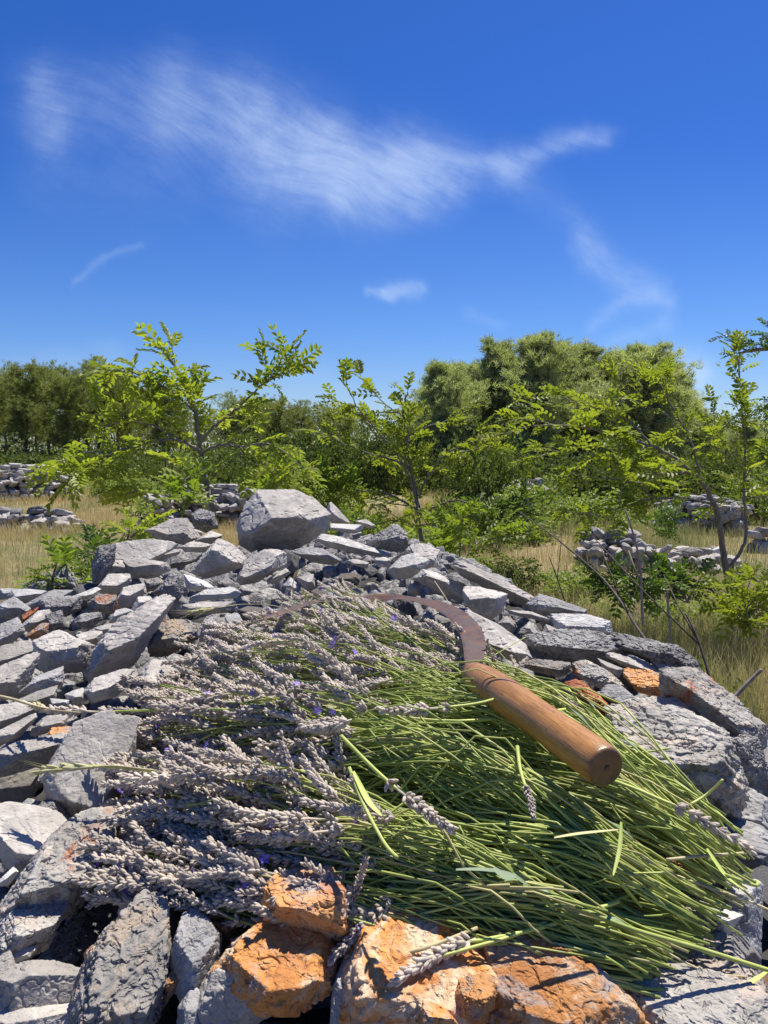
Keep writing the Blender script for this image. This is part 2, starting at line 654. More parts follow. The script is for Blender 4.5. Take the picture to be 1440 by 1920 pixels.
def bank_in(x, y):
    """signed distance, positive inside the bank outline"""
    P_ = np.stack([np.ravel(x), np.ravel(y)], -1)
    dmin = np.full(len(P_), 1e9)
    ins = np.zeros(len(P_), bool)
    n = len(BO)
    for k in range(n):
        a, b = BO[k], BO[(k + 1) % n]
        ba = b - a
        h = np.clip(((P_ - a) @ ba) / (ba @ ba), 0, 1)
        dmin = np.minimum(dmin, np.linalg.norm(P_ - a - h[:, None] * ba, axis=1))
        c = ((a[1] > P_[:, 1]) != (b[1] > P_[:, 1]))
        xi = a[0] + (P_[:, 1] - a[1]) / (b[1] - a[1] + 1e-12) * (b[0] - a[0])
        ins ^= c & (P_[:, 0] < xi)
    return np.where(ins, dmin, -dmin).reshape(np.shape(x))


def bankz(x, y):
    x = np.asarray(x, float)
    y = np.asarray(y, float)
    top = BANK - .035 * sm(.50, .30, y) + .015 * np.sin(x * 5 + y * 3)
    return top


def corez(x, y):
    s = bank_in(x, y)
    top = bankz(x, y) - .08
    p = np.stack([x * 14, y * 14, x * 0], -1).reshape(-1, 3)
    top = top + vnoise(p, 5).reshape(np.shape(x)) * .02
    return np.where(s > 0, top - .05 * sm(.12, 0, s), top - .05 + s * 2.1)


xs = np.linspace(-1.7, 1.2, 120)
ys = np.linspace(-1.2, 3.4, 190)
Vc, Fc = grid(xs, ys, lambda a, b: np.maximum(corez(a, b), -.3))
core = mesh_obj('rubble_bank', Vc, Fc, M_CORE)
tag(core, kind='structure')


def bankhit(px, py, dz=0.0):
    r = ray(px, py)
    d = .8
    for _ in range(12):
        p = CAMP + r * d
        d = (float(bankz(p[0], p[1])) + dz - CAMZ) / r[2]
    return d


# ------------------------------------------------------------------ stones
def icosphere(sub):
    ph = (1 + 5 ** .5) / 2
    V = [(-1, ph, 0), (1, ph, 0), (-1, -ph, 0), (1, -ph, 0), (0, -1, ph), (0, 1, ph), (0, -1, -ph), (0, 1, -ph),
         (ph, 0, -1), (ph, 0, 1), (-ph, 0, -1), (-ph, 0, 1)]
    Fi = [(0, 11, 5), (0, 5, 1), (0, 1, 7), (0, 7, 10), (0, 10, 11), (1, 5, 9), (5, 11, 4), (11, 10, 2), (10, 7, 6), (7, 1, 8),
          (3, 9, 4), (3, 4, 2), (3, 2, 6), (3, 6, 8), (3, 8, 9), (4, 9, 5), (2, 4, 11), (6, 2, 10), (8, 6, 7), (9, 8, 1)]
    V = np.array(V, float)
    V /= np.linalg.norm(V, axis=1)[:, None]
    Fi = np.array(Fi)
    for _ in range(sub):
        E = np.sort(np.concatenate([Fi[:, [0, 1]], Fi[:, [1, 2]], Fi[:, [2, 0]]]), axis=1)
        U_, inv = np.unique(E, axis=0, return_inverse=True)
        inv = inv.ravel()
        mid = V[U_[:, 0]] + V[U_[:, 1]]
        mid /= np.linalg.norm(mid, axis=1)[:, None]
        n = len(V)
        V = np.concatenate([V, mid])
        k = len(Fi)
        a, b, c = inv[:k] + n, inv[k:2 * k] + n, inv[2 * k:] + n
        Fi = np.concatenate([np.stack([Fi[:, 0], a, c], 1), np.stack([Fi[:, 1], b, a], 1), np.stack([Fi[:, 2], c, b], 1),
                             np.stack([a, b, c], 1)])
    return V, Fi


ICO = {k: icosphere(k) for k in (2, 3, 4, 5, 6)}


def carve(planes, ext, sub, seed, rough=.05, pit=0.0, layers=0.0, layer_axis=(0, 0, 1)):
    """block bounded by planes [(n, h)], given sampling extents; returns verts, faces"""
    D, Fi = ICO[sub]
    D = D * ext
    D = D / np.linalg.norm(D, axis=1)[:, None]
    N = np.array([p[0] for p in planes], float)
    N /= np.linalg.norm(N, axis=1)[:, None]
    H = np.array([max(p[1], 1e-4) for p in planes])
    dn = D @ N.T
    rr = np.where(dn > 1e-6, H / np.maximum(dn, 1e-6), 1e9)
    r = rr.min(1)
    P_ = D * r[:, None]
    s = float(np.mean(ext))
    # worn, broken surface
    q_ = P_ / s
    f1 = fbm(q_ * 1.7 + seed * 3.1, 4, seed)
    f2 = fbm(q_ * 6.0 + seed * 1.7, 4, seed + 11, .6)
    rdg = 1 - np.abs(fbm(q_ * 2.6 + seed, 3, seed + 23))
    # stepped chips: quantised noise gives small ledges
    f3 = fbm(q_ * 2.3 + 9 + seed, 2, seed + 5)
    step = np.round(f3 * 5) / 5 - f3
    k = 1 + rough * (1.1 * f1 + .55 * f2 + .8 * step) - rough * 1.3 * np.clip(rdg - .88, 0, 1) * 6
    if pit > 0:
        f4 = fbm(q_ * 7.5 + 31 + seed, 3, seed + 41, .6)
        k -= pit * np.clip(-f4 - .05, 0, 1) * .9
        f5 = fbm(q_ * 15 + seed, 2, seed + 57, .6)
        k -= pit * np.clip(-f5, 0, 1) * .35
    if layers > 0:
        la = np.asarray(layer_axis, float)
        la /= np.linalg.norm(la)
        h_ = (P_ @ la) / s * 7 + 1.2 * f1 + seed
        saw = h_ - np.floor(h_)
        k -= layers * (np.abs(saw - .5) < .16) * (0.6 + .8 * np.clip(vnoise(q_ * 3 + 5, seed + 77), 0, 1))
    return P_ * k[:, None], [Fi]


STONES = []          # (object, px, py, size px, kind, shape word)


def make_stone(poly, kind='grey', crease=.5, T=None, dz=0.0, sub=None, push=0.0, rough=None, layers=None,
               label=None, name='stone', depth=None, tilt=None, d_override=None):
    """a stone whose outline seen from the path is poly, resting on the bank"""
    poly = np.array(poly, float)
    # convex hull
    pts = sorted(map(tuple, poly))
    def half(ps):
        h = []
        for p in ps:
            while len(h) >= 2 and (h[-1][0] - h[-2][0]) * (p[1] - h[-2][1]) - (h[-1][1] - h[-2][1]) * (p[0] - h[-2][0]) <= 0:
                h.pop()
            h.append(p)
        return h
    lo = half(pts)
    hi = half(pts[::-1])
    hull = np.array(lo[:-1] + hi[:-1])
    c = hull.mean(0)
    x0, y0 = hull.min(0)
    x1, y1 = hull.max(0)
    wpx, hpx = x1 - x0, y1 - y0
    seed = int(abs(c[0] * 13 + c[1] * 7)) % 9973
    rr = random.Random(seed)
    db = bankhit((x0 + x1) / 2, y1 - .12 * hpx, dz) if d_override is None else d_override
    # half thickness from the smaller visible dimension
    hm = min(wpx, hpx) / F * db
    Tm = (T if T is not None else rr.uniform(.66, .98)) * hm
    dc = db + Tm * .55 + push
    C = at(c[0], c[1], dc)
    r = ray(*c)
    wv_ = -r / np.linalg.norm(r)
    uv_ = np.cross(np.array([0, 0, 1.0]), wv_)
    uv_ /= np.linalg.norm(uv_)
    vv_ = np.cross(wv_, uv_)
    Rm = np.stack([uv_, vv_, wv_], 1)       # local -> world
    sc = dc / F * np.linalg.norm(r)
    L = (hull - c) * sc
    L[:, 1] *= -1
    planes = []
    n = len(L)
    area = 0
    for k in range(n):
        a, b = L[k], L[(k + 1) % n]
        area += a[0] * b[1] - a[1] * b[0]
    for k in range(n):
        a, b = L[k], L[(k + 1) % n]
        e = b - a
        if np.linalg.norm(e) < 1e-5:
            continue
        nn = np.array([e[1], -e[0]])
        if area < 0:
            nn = -nn
        nn /= np.linalg.norm(nn)
        h = float(nn @ a)
        for sgn, lo_, hi_ in ((1, .10, .55), (-1, .15, .6)):
            ta = rr.uniform(lo_, hi_)
            planes.append((np.array([nn[0] * math.cos(ta), nn[1] * math.cos(ta), sgn * math.sin(ta)]), h * math.cos(ta)))
    vmax, vmin = L[:, 1].max(), L[:, 1].min()
    vc = vmin + (vmax - vmin) * crease
    th = rr.uniform(-.30, .30) * min(1, hpx / wpx) ** 1.5 if tilt is None else tilt
    ct, st = math.cos(th), math.sin(th)
    def plane_through(v1, w1, v2, w2, rot, yaw):
        # plane containing the crease direction, through (v1,w1) and (v2,w2)
        dv, dw = v2 - v1, w2 - w1
        nn = np.array([0, -dw, dv])
        nn = nn if nn[2] > 0 else -nn
        nn = nn / np.linalg.norm(nn)
        nn[0] = yaw * min(1, hpx / wpx)
        nn = nn / np.linalg.norm(nn)
        h = nn[1] * v1 + nn[2] * w1
        nn = np.array([nn[0] * rot[0] - nn[1] * rot[1], nn[0] * rot[1] + nn[1] * rot[0], nn[2]])
        return (nn, h)
    planes.append(plane_through(vc, Tm, vmax, -Tm * rr.uniform(.0, .3), (ct, st), rr.uniform(-.12, .12)))
    planes.append(plane_through(vmin, Tm * rr.uniform(.25, .7), vc, Tm, (ct, st), rr.uniform(-.12, .12)))
    hw = (x1 - x0) / 2 * sc
    for sx in (-1, 1):
        if rr.random() < .75:
            an = rr.uniform(.45, 1.0)
            nn = np.array([sx * math.sin(an), rr.uniform(-.3, .3), math.cos(an)])
            nn /= np.linalg.norm(nn)
            planes.append((nn, nn[2] * Tm * .9 + abs(nn[0]) * hw * rr.uniform(.35, .6)))
    planes.append((np.array([rr.uniform(-.2, .2), rr.uniform(-.2, .2), -1]), Tm * 1.1))
    # corner chips
    Lx = np.array([hw, (vmax - vmin) / 2, Tm])
    for _ in range(7):
        v = np.array([rr.gauss(0, 1), rr.gauss(0, 1), rr.gauss(0, 1) + .4])
        v /= np.linalg.norm(v)
        sup = float((L @ v[:2]).max()) + abs(v[2]) * Tm * .75
        planes.append((v, sup * rr.uniform(.86, 1.0)))
    big = max(wpx, hpx)
    if sub is None:
        sub = 6 if big > 95 else (5 if big > 38 else 4)
    pit = {'dark': .20, 'tan': .10, 'mixed': .10, 'rose': .09, 'clay': .2, 'orange': .05}.get(kind, .0)
    rg = rough if rough is not None else {'grey': .055, 'pale': .06, 'blue': .06}.get(kind, .075)
    lay = layers if layers is not None else (.03 if rr.random() < .35 else 0)
    ext = np.maximum(Lx, 1e-3)
    V_, F_ = carve(planes, ext, sub, seed, rg, pit, lay, (rr.uniform(-.3, .3), 1, rr.uniform(-.3, .6)))
    o = mesh_obj(name, V_, F_, SM[kind])
    M = Matrix([[*Rm[0], C[0]], [*Rm[1], C[1]], [*Rm[2], C[2]], [0, 0, 0, 1]])
    o.matrix_world = M
    asp = wpx / max(hpx, 1)
    shp = 'flat slab-like' if asp > 2.1 else ('upright' if asp < .8 else ('wedge-shaped' if n <= 5 else 'blocky'))
    STONES.append([o, c[0], c[1], math.sqrt(wpx * hpx), kind, shp, label])
    return o


def Z(reg):
    ox, oy = {'C': (0, 880), 'D': (440, 880), 'E': (880, 980), 'F': (0, 1400), 'G': (440, 1400), 'H': (880, 1400)}[reg]
    k = 560 / 1440
    return lambda pts: [(ox + x * k, oy + y * k) for x, y in pts]


# the big boulder that crowns the bank
make_stone([(445, 985), (460, 945), (485, 918), (545, 915), (590, 935), (620, 965), (612, 1000), (560, 1028), (480, 1043), (447, 1020)],
           'grey', .56, .80, sub=6, rough=.035, layers=0, tilt=-.06, name='boulder',
           label='big pale grey boulder crowning the stone heap, largest of all its stones')

c_ = Z('C')
for poly, kind, cr in [
    ([(710, 290), (860, 228), (900, 240), (960, 330), (880, 365), (760, 330)], 'grey', .4),
    ([(870, 370), (930, 345), (1040, 370), (1000, 400), (900, 405)], 'grey', .5),
    ([(940, 345), (1020, 295), (1070, 320), (1040, 360), (960, 365)], 'grey', .5),
    ([(925, 215), (970, 185), (1030, 210), (1050, 270), (990, 305), (935, 280)], 'dark', .5),
    ([(445, 460), (480, 375), (560, 365), (545, 450), (480, 550), (450, 545)], 'dark', .6),
    ([(530, 490), (570, 350), (740, 335), (855, 375), (760, 420), (640, 480), (600, 520)], 'grey', .15),
    ([(605, 440), (680, 430), (800, 455), (820, 490), (740, 525), (630, 520)], 'grey', .85),
    ([(740, 420), (800, 395), (870, 385), (860, 410), (760, 445)], 'grey', .4),
    ([(800, 450), (900, 400), (970, 405), (960, 440), (880, 470), (800, 480)], 'dark', .4),
    ([(915, 490), (1050, 330), (1120, 360), (1190, 430), (1180, 470), (1060, 510), (990, 525)], 'grey', .65),
    ([(1140, 530), (1180, 440), (1290, 380), (1380, 400), (1385, 460), (1280, 500), (1240, 545), (1160, 555)], 'grey', .6),
    ([(1285, 530), (1380, 475), (1400, 500), (1340, 550), (1290, 550)], 'grey', .5),
    ([(740, 590), (850, 480), (885, 520), (885, 600), (860, 640), (790, 620)], 'dark', .5),
    ([(890, 500), (990, 540), (1030, 575), (960, 590), (900, 570)], 'pale', .4),
    ([(920, 610), (1000, 575), (1110, 570), (1165, 600), (1130, 625), (1000, 630), (920, 635)], 'pale', .5),
    ([(480, 560), (530, 500), (620, 510), (625, 550), (560, 600), (490, 590)], 'grey', .4),
    ([(550, 650), (600, 570), (690, 550), (690, 600), (640, 660), (580, 670)], 'grey', .5),
    ([(700, 530), (760, 520), (790, 545), (760, 580), (710, 590)], 'tan', .5),
    ([(625, 690), (670, 610), (720, 610), (735, 640), (690, 680)], 'grey', .5),
    ([(430, 640), (480, 600), (560, 610), (545, 660), (560, 700), (450, 690)], 'tan', .5),
    ([(435, 960), (470, 850), (570, 730), (700, 680), (800, 620), (825, 660), (760, 750), (700, 860), (640, 940), (550, 975), (450, 1000)], 'grey', .52),
    ([(705, 800), (760, 740), (870, 720), (950, 770), (945, 830), (870, 850), (800, 900), (730, 890)], 'tan', .5),
    ([(960, 830), (980, 740), (1020, 715), (1080, 790), (1010, 830)], 'pale', .4),
    ([(1085, 700), (1150, 690), (1180, 760), (1160, 820), (1100, 800)], 'blue', .5),
    ([(845, 650), (1000, 638), (1130, 645), (1160, 690), (1000, 700), (850, 690)], 'grey', .6),
    ([(60, 600), (80, 570), (210, 595), (180, 630), (100, 645)], 'blue', .5),
    ([(0, 575), (60, 575), (65, 620), (0, 625)], 'blue', .5),
    ([(0, 650), (70, 620), (130, 680), (120, 710), (60, 720), (-20, 700)], 'blue', .5),
    ([(120, 650), (260, 580), (335, 595), (300, 640), (180, 680)], 'blue', .5),
    ([(350, 610), (460, 572), (480, 585), (420, 625), (370, 630)], 'pale', .3),
    ([(190, 680), (210, 620), (300, 610), (400, 620), (370, 680), (310, 710), (240, 690)], 'dark', .5),
    ([(105, 750), (180, 690), (230, 680), (240, 730), (150, 770), (110, 775)], 'grey', .4),
    ([(225, 700), (300, 680), (300, 750), (240, 780)], 'dark', .4),
    ([(130, 800), (200, 745), (230, 750), (220, 800), (150, 810)], 'mixed', .5),
    ([(95, 740), (110, 700), (180, 670), (170, 700), (110, 745)], 'clay', .5),
    ([(-20, 760), (80, 725), (110, 790), (60, 830), (-20, 850)], 'blue', .4),
    ([(-20, 860), (100, 830), (180, 850), (170, 900), (60, 950), (-20, 960)], 'grey', .2),
    ([(180, 880), (190, 820), (290, 780), (430, 870), (430, 940), (370, 980), (230, 970)], 'grey', .45),
    ([(-20, 960), (60, 940), (180, 900), (130, 1010), (100, 1100), (-20, 1090)], 'grey', .3),
    ([(110, 1060), (180, 1000), (290, 970), (290, 1060), (200, 1085)], 'blue', .6),
    ([(375, 790), (440, 780), (490, 790), (480, 850), (400, 860)], 'grey', .5),
    ([(355, 740), (400, 690), (480, 690), (485, 730), (430, 770)], 'dark', .5),
    ([(530, 730), (560, 680), (600, 670), (640, 690), (600, 710), (540, 740)], 'pale', .4),
    ([(460, 760), (540, 745), (530, 790), (480, 800)], 'grey', .5),
    ([(415, 1060), (470, 1000), (560, 975), (635, 980), (610, 1040), (560, 1090), (450, 1110)], 'grey', .45),
    ([(600, 1070), (640, 980), (665, 990), (620, 1080)], 'grey', .5),
    ([(625, 1090), (670, 1030), (690, 1050), (650, 1095)], 'pale', .5),
    ([(320, 1080), (400, 1055), (410, 1120), (340, 1130)], 'pale', .4),
    ([(660, 1000), (750, 910), (850, 930), (900, 1000), (870, 1060), (760, 1090), (690, 1060)], 'grey', .3),
    ([(100, 1100), (180, 1075), (260, 1060), (250, 1120), (160, 1150), (110, 1120)], 'grey', .4),
    ([(250, 1100), (330, 1120), (330, 1150), (260, 1150)], 'blue', .5),
    ([(-20, 1130), (100, 1120), (175, 1180), (80, 1230), (-20, 1250)], 'grey', .3),
    ([(-20, 1260), (150, 1200), (160, 1220), (90, 1290), (-20, 1320)], 'grey', .4),
    ([(150, 1250), (230, 1190), (350, 1200), (350, 1220), (260, 1260), (170, 1270)], 'grey', .5),
    ([(225, 1300), (260, 1245), (330, 1250), (370, 1300), (340, 1335), (240, 1335)], 'mixed', .4),
]:
    make_stone(c_(poly), kind, cr)

f_ = Z('F')
make_stone([(95, 1440), (150, 1360), (200, 1345), (250, 1370), (240, 1430), (215, 1500), (170, 1532), (110, 1490)], 'grey', .2, .4)
make_stone([(-10, 1410), (40, 1388), (110, 1390), (128, 1405), (100, 1430), (40, 1440), (-10, 1442)], 'grey', .6)
for poly, kind, cr in [
    ([(190, 290), (230, 260), (280, 280), (320, 370), (280, 410), (210, 350)], 'dark', .5),
    ([(-20, 290), (60, 280), (160, 340), (230, 345), (280, 430), (200, 480), (130, 600), (70, 570), (10, 450), (-20, 400)], 'grey', .15),
    ([(90, 290), (140, 255), (190, 280), (180, 340), (120, 320)], 'dark', .5),
    ([(30, 720), (150, 600), (250, 470), (380, 390), (520, 400), (545, 560), (440, 700), (330, 780), (200, 780), (70, 770)], 'rose', .35),
    ([(10, 860), (80, 770), (270, 790), (280, 850), (200, 960), (120, 985), (10, 930)], 'rose', .4),
    ([(-20, 650), (60, 595), (80, 620), (40, 660)], 'pale', .4),
    ([(15, 980), (100, 985), (165, 990), (130, 1025), (50, 1030)], 'pale', .4),
    ([(-20, 1050), (50, 1040), (75, 1120), (70, 1230), (-20, 1250)], 'grey', .6),
    ([(65, 1060), (110, 1025), (260, 1070), (400, 1150), (450, 1195), (350, 1230), (330, 1270), (150, 1240), (80, 1230)], 'grey', .75),
    ([(-20, 1270), (130, 1240), (300, 1270), (380, 1310), (360, 1400), (-20, 1400)], 'grey', .7),
    ([(575, 860), (600, 700), (740, 690), (770, 750), (660, 830), (590, 885)], 'grey', .3),
    ([(410, 1120), (470, 990), (560, 900), (700, 800), (790, 830), (790, 930), (760, 1050), (770, 1180), (700, 1290), (640, 1380), (430, 1380), (440, 1200)], 'tan', .3),
    ([(840, 1000), (900, 850), (960, 840), (1050, 960), (1040, 1060), (1000, 1130), (920, 1230), (860, 1120)], 'blue', .5),
    ([(790, 1130), (850, 1060), (880, 1120), (800, 1210)], 'mixed', .5),
    ([(870, 1260), (930, 1180), (960, 1230), (960, 1380), (860, 1380)], 'blue', .5),
    ([(950, 1240), (1010, 1120), (1100, 1050), (1200, 1060), (1210, 1150), (1290, 1240), (1280, 1290), (1100, 1350), (1000, 1350)], 'grey', .75),
    ([(1000, 850), (1010, 770), (1140, 740), (1150, 850), (1090, 910)], 'mixed', .3),
    ([(380, 1230), (440, 1190), (450, 1260), (400, 1280)], 'dark', .5),
]:
    make_stone(f_(poly), kind, cr)
make_stone(f_([(220, 960), (340, 850), (480, 780), (590, 740), (600, 850), (480, 960), (400, 1100), (300, 1060)]), 'dark', .2, dz=-.05)  # stone lying in shade, the shade put into its dark colour
make_stone([(405, 1815), (460, 1760), (530, 1725), (600, 1715), (622, 1780), (610, 1850), (550, 1875), (495, 1872), (465, 1845)],
           'orange', .25, .55, push=-.012, label='rusty orange stone with a grey corner, under the two-toned lump')
g__ = Z('G')
make_stone(g__([(165, 800), (170, 680), (220, 610), (350, 590), (460, 620), (540, 740), (540, 880), (440, 900), (380, 820), (260, 830)]),
           'mixed', .4, dz=.03, label='two-toned grey and orange lump just below the lavender heads')
make_stone(g__([(560, 1140), (640, 920), (780, 850), (930, 860), (1080, 960), (1200, 1060), (1240, 1150), (1200, 1230), (1050, 1360), (580, 1380), (570, 1250)]),
           'orange', .35, .5, label='large orange stone with grey stains below the middle of the stems')
make_stone(g__([(1060, 1230), (1090, 1150), (1230, 1110), (1250, 1200), (1180, 1290), (1080, 1280)]), 'mixed', .4, push=-.02)
make_stone(g__([(900, 1300), (920, 1250), (1010, 1280), (1060, 1330), (1000, 1380), (900, 1380)]), 'orange', .5, push=-.02)
make_stone(g__([(470, 1300), (480, 1160), (540, 1050), (590, 1140), (580, 1300)]), 'blue', .5)
h_ = Z('H')
make_stone(h_([(90, 1000), (130, 940), (250, 930), (420, 990), (560, 1040), (700, 1130), (790, 1220), (800, 1390), (150, 1390), (120, 1200)]),
           'orange', .3, .45, label='smooth orange stone at the bottom right, under the cut stem ends')
for poly, kind, cr, dz in [
    ([(790, 1170), (900, 1120), (1100, 1130), (1300, 1110), (1420, 1200), (1460, 1400), (800, 1400)], 'rose', .2, 0),
    ([(860, 960), (1050, 900), (1200, 920), (1340, 1050), (1350, 1110), (1150, 1140), (900, 1130)], 'rose', .2, -.01),
    ([(950, 760), (1100, 700), (1180, 800), (1200, 900), (1050, 930), (940, 860)], 'rose', .3, -.01),
    ([(1170, 800), (1300, 790), (1240, 900), (1200, 890)], 'pale', .5, 0),
    ([(1240, 270), (1290, 190), (1430, 260), (1480, 400), (1350, 410), (1260, 390)], 'blue', .3, -.04),
    ([(1220, 400), (1350, 390), (1460, 430), (1430, 600), (1370, 680), (1200, 640), (1120, 540)], 'blue', .85, -.05),
    ([(960, 560), (1060, 600), (1120, 640), (1100, 720), (980, 700)], 'mixed', .4, 0),
    ([(1250, 700), (1380, 680), (1330, 800), (1380, 1000), (1350, 1050), (1260, 980), (1230, 850)], 'blue', .8, -.04),
    ([(700, 900), (850, 800), (950, 900), (900, 1000), (760, 1000)], 'grey', .3, -.02),
]:
    make_stone(h_(poly), kind, cr, dz=dz)
e_ = Z('E')
make_stone([(840, 1060), (865, 1052), (930, 1080), (1000, 1115), (1010, 1130), (990, 1138), (930, 1110), (870, 1085)], 'grey', .6, 1.0, layers=.06)
for poly, kind, cr, dz in [
    ([(-40, 290), (110, 350), (180, 340), (160, 420), (100, 480), (60, 470), (-20, 400)], 'grey', .6, 0),
    ([(180, 425), (290, 425), (390, 460), (370, 475), (190, 445)], 'grey', .7, 0),
    ([(285, 400), (340, 345), (385, 365), (560, 410), (550, 440), (420, 450), (330, 450)], 'blue', .4, 0),
    ([(395, 450), (560, 440), (670, 465), (680, 520), (560, 510), (430, 530)], 'pale', .3, 0),
    ([(-10, 430), (150, 500), (270, 580), (310, 650), (250, 680), (150, 630), (0, 580)], 'grey', .15, 0),
    ([(130, 490), (180, 445), (220, 500), (190, 530)], 'grey', .5, 0),
    ([(260, 510), (290, 475), (340, 540), (320, 560)], 'grey', .5, 0),
    ([(350, 530), (370, 490), (420, 510), (430, 540), (380, 550)], 'grey', .5, 0),
    ([(260, 570), (400, 530), (560, 510), (700, 540), (780, 600), (700, 650), (620, 680), (510, 650), (400, 665), (310, 640)], 'dark', .35, 0),
    ([(700, 550), (850, 570), (1000, 590), (1080, 650), (1120, 740), (1010, 730), (860, 670), (720, 620)], 'dark', .5, 0),
    ([(240, 690), (320, 660), (480, 665), (490, 710), (430, 740), (300, 720)], 'tan', .4, 0),
    ([(500, 690), (560, 665), (680, 720), (750, 780), (640, 800), (510, 740)], 'rose', .4, 0),
    ([(620, 660), (740, 700), (720, 740), (650, 710)], 'grey', .5, 0),
    ([(660, 635), (800, 650), (910, 690), (910, 725), (780, 710), (670, 660)], 'grey', .5, 0),
    ([(750, 700), (940, 730), (1000, 790), (960, 850), (820, 820), (760, 760)], 'mixed', .4, 0),
    ([(470, 800), (520, 755), (600, 830), (700, 890), (715, 930), (640, 965), (560, 920)], 'clay', .4, .01),
    ([(610, 850), (680, 785), (740, 800), (850, 880), (840, 910), (770, 935), (700, 890)], 'blue', .3, .015),
    ([(940, 740), (1110, 740), (1150, 790), (1260, 830), (1380, 930), (1370, 1080), (1200, 1040), (1080, 960), (960, 870)], 'rose', .5, 0),
    ([(820, 870), (1000, 840), (1120, 930), (1150, 1020), (900, 980), (780, 940)], 'rose', .3, 0),
    ([(1240, 1070), (1370, 1040), (1420, 1160), (1390, 1300), (1300, 1260), (1250, 1170)], 'dark', .8, -.03),
    ([(1110, 760), (1150, 740), (1165, 770), (1120, 785)], 'pale', .5, 0),
]:
    make_stone(e_(poly), kind, cr, dz=dz, layers=.03 if kind in ('rose', 'dark', 'mixed') else None)
make_stone(e_([(690, 960), (820, 910), (1050, 930), (1200, 1000), (1260, 1150), (1290, 1250), (1250, 1350), (900, 1290), (740, 1150)]), 'rose', .45, .75, sub=6,
           label='large rose-grey block beside the butt end of the sickle handle')
make_stone(e_([(870, 660), (900, 648), (1000, 690), (1045, 735), (930, 735)]), 'blue', .4,
           label='grey stone with two white stripes on the right shoulder of the heap')
d_ = Z('D')
for poly, kind, cr in [
    ([(265, 395), (330, 375), (420, 380), (520, 440), (470, 465), (380, 450)], 'blue', .6),
    ([(390, 340), (430, 305), (560, 340), (760, 410), (720, 425), (560, 405), (450, 375)], 'pale', .45),
    ([(450, 290), (460, 260), (620, 265), (640, 295), (550, 310)], 'pale', .4),
    ([(620, 350), (700, 300), (780, 255), (830, 300), (850, 370), (780, 405), (680, 380)], 'dark', .5),
    ([(580, 250), (630, 238), (680, 270), (650, 290)], 'grey', .5),
    ([(840, 370), (900, 350), (990, 390), (1000, 470), (920, 480), (860, 430)], 'grey', .25),
    ([(730, 490), (800, 420), (870, 400), (940, 440), (900, 520), (830, 520), (770, 530)], 'pale', .55),
    ([(850, 530), (900, 480), (980, 500), (1100, 560), (1120, 600), (1080, 640), (950, 570)], 'grey', .5),
    ([(1010, 500), (1080, 520), (1150, 560), (1130, 580), (1040, 540)], 'dark', .5),
    ([(670, 430), (720, 420), (760, 440), (740, 475), (690, 470)], 'grey', .5),
    ([(520, 445), (580, 430), (650, 450), (640, 480)], 'grey', .5),
    ([(430, 215), (460, 150), (500, 190), (560, 260), (470, 260)], 'grey', .5),
    ([(300, 520), (380, 500), (390, 570), (340, 600)], 'grey', .5),
    ([(230, 560), (270, 520), (310, 560), (290, 590)], 'pale', .5),
    ([(850, 530), (900, 545), (890, 610), (830, 600)], 'grey', .5),
    ([(0, 420), (0, 380), (40, 400), (60, 440), (10, 470)], 'grey', .5),
]:
    make_stone(d_(poly), kind, cr)

# smaller stones that fill the heap between the traced ones
TR = [(s[1], s[2], s[3]) for s in STONES]
rr = random.Random(11)
PROTO = []
for k in range(22):
    planes = []
    asp = np.array([1, rr.uniform(.55, .95), rr.uniform(.35, .7)])
    r2 = random.Random(100 + k)
    for _ in range(15):
        v = np.array([r2.gauss(0, 1), r2.gauss(0, 1), r2.gauss(0, 1)])
        v /= np.linalg.norm(v)
        planes.append((v, np.linalg.norm(v * asp) * r2.uniform(.72, 1.0)))
    for sx in (-1, 1):
        planes.append((np.array([sx, r2.uniform(-.3, .3), r2.uniform(-.3, .3)]), r2.uniform(.75, 1.0)))
        planes.append((np.array([r2.uniform(-.3, .3), sx, r2.uniform(-.3, .3)]), asp[1] * r2.uniform(.75, 1.0)))
    planes.append((np.array([.1, 0, 1]), asp[2] * .7))
    planes.append((np.array([0, .1, -1]), asp[2] * .7))
    V_, F_ = carve(planes, asp, 4, 300 + k, .06, .08 if k % 3 == 0 else 0, .03 if k % 4 == 1 else 0)
    V3, F3 = carve(planes, asp, 3, 300 + k, .06, .08 if k % 3 == 0 else 0, 0)
    PROTO.append((V_, F_, V3, F3))
fill_me = {}


def proto_mesh(k, kind, lowres=False):
    key = (k, kind, lowres)
    if key not in fill_me:
        V_, F_, V3, F3 = PROTO[k]
        o = mesh_obj('stone', V3 if lowres else V_, F3 if lowres else F_, SM[kind])
        me = o.data
        bpy.data.objects.remove(o)
        fill_me[key] = me
    return fill_me[key]


def place(me, name, loc, rot, s, parent=None):
    o = bpy.data.objects.new(name, me)
    COL.objects.link(o)
    o.location = tuple(loc)
    o.rotation_euler = rot
    o.scale = (s, s, s)
    if parent is not None:
        o.parent = parent
    return o


nfill = 0
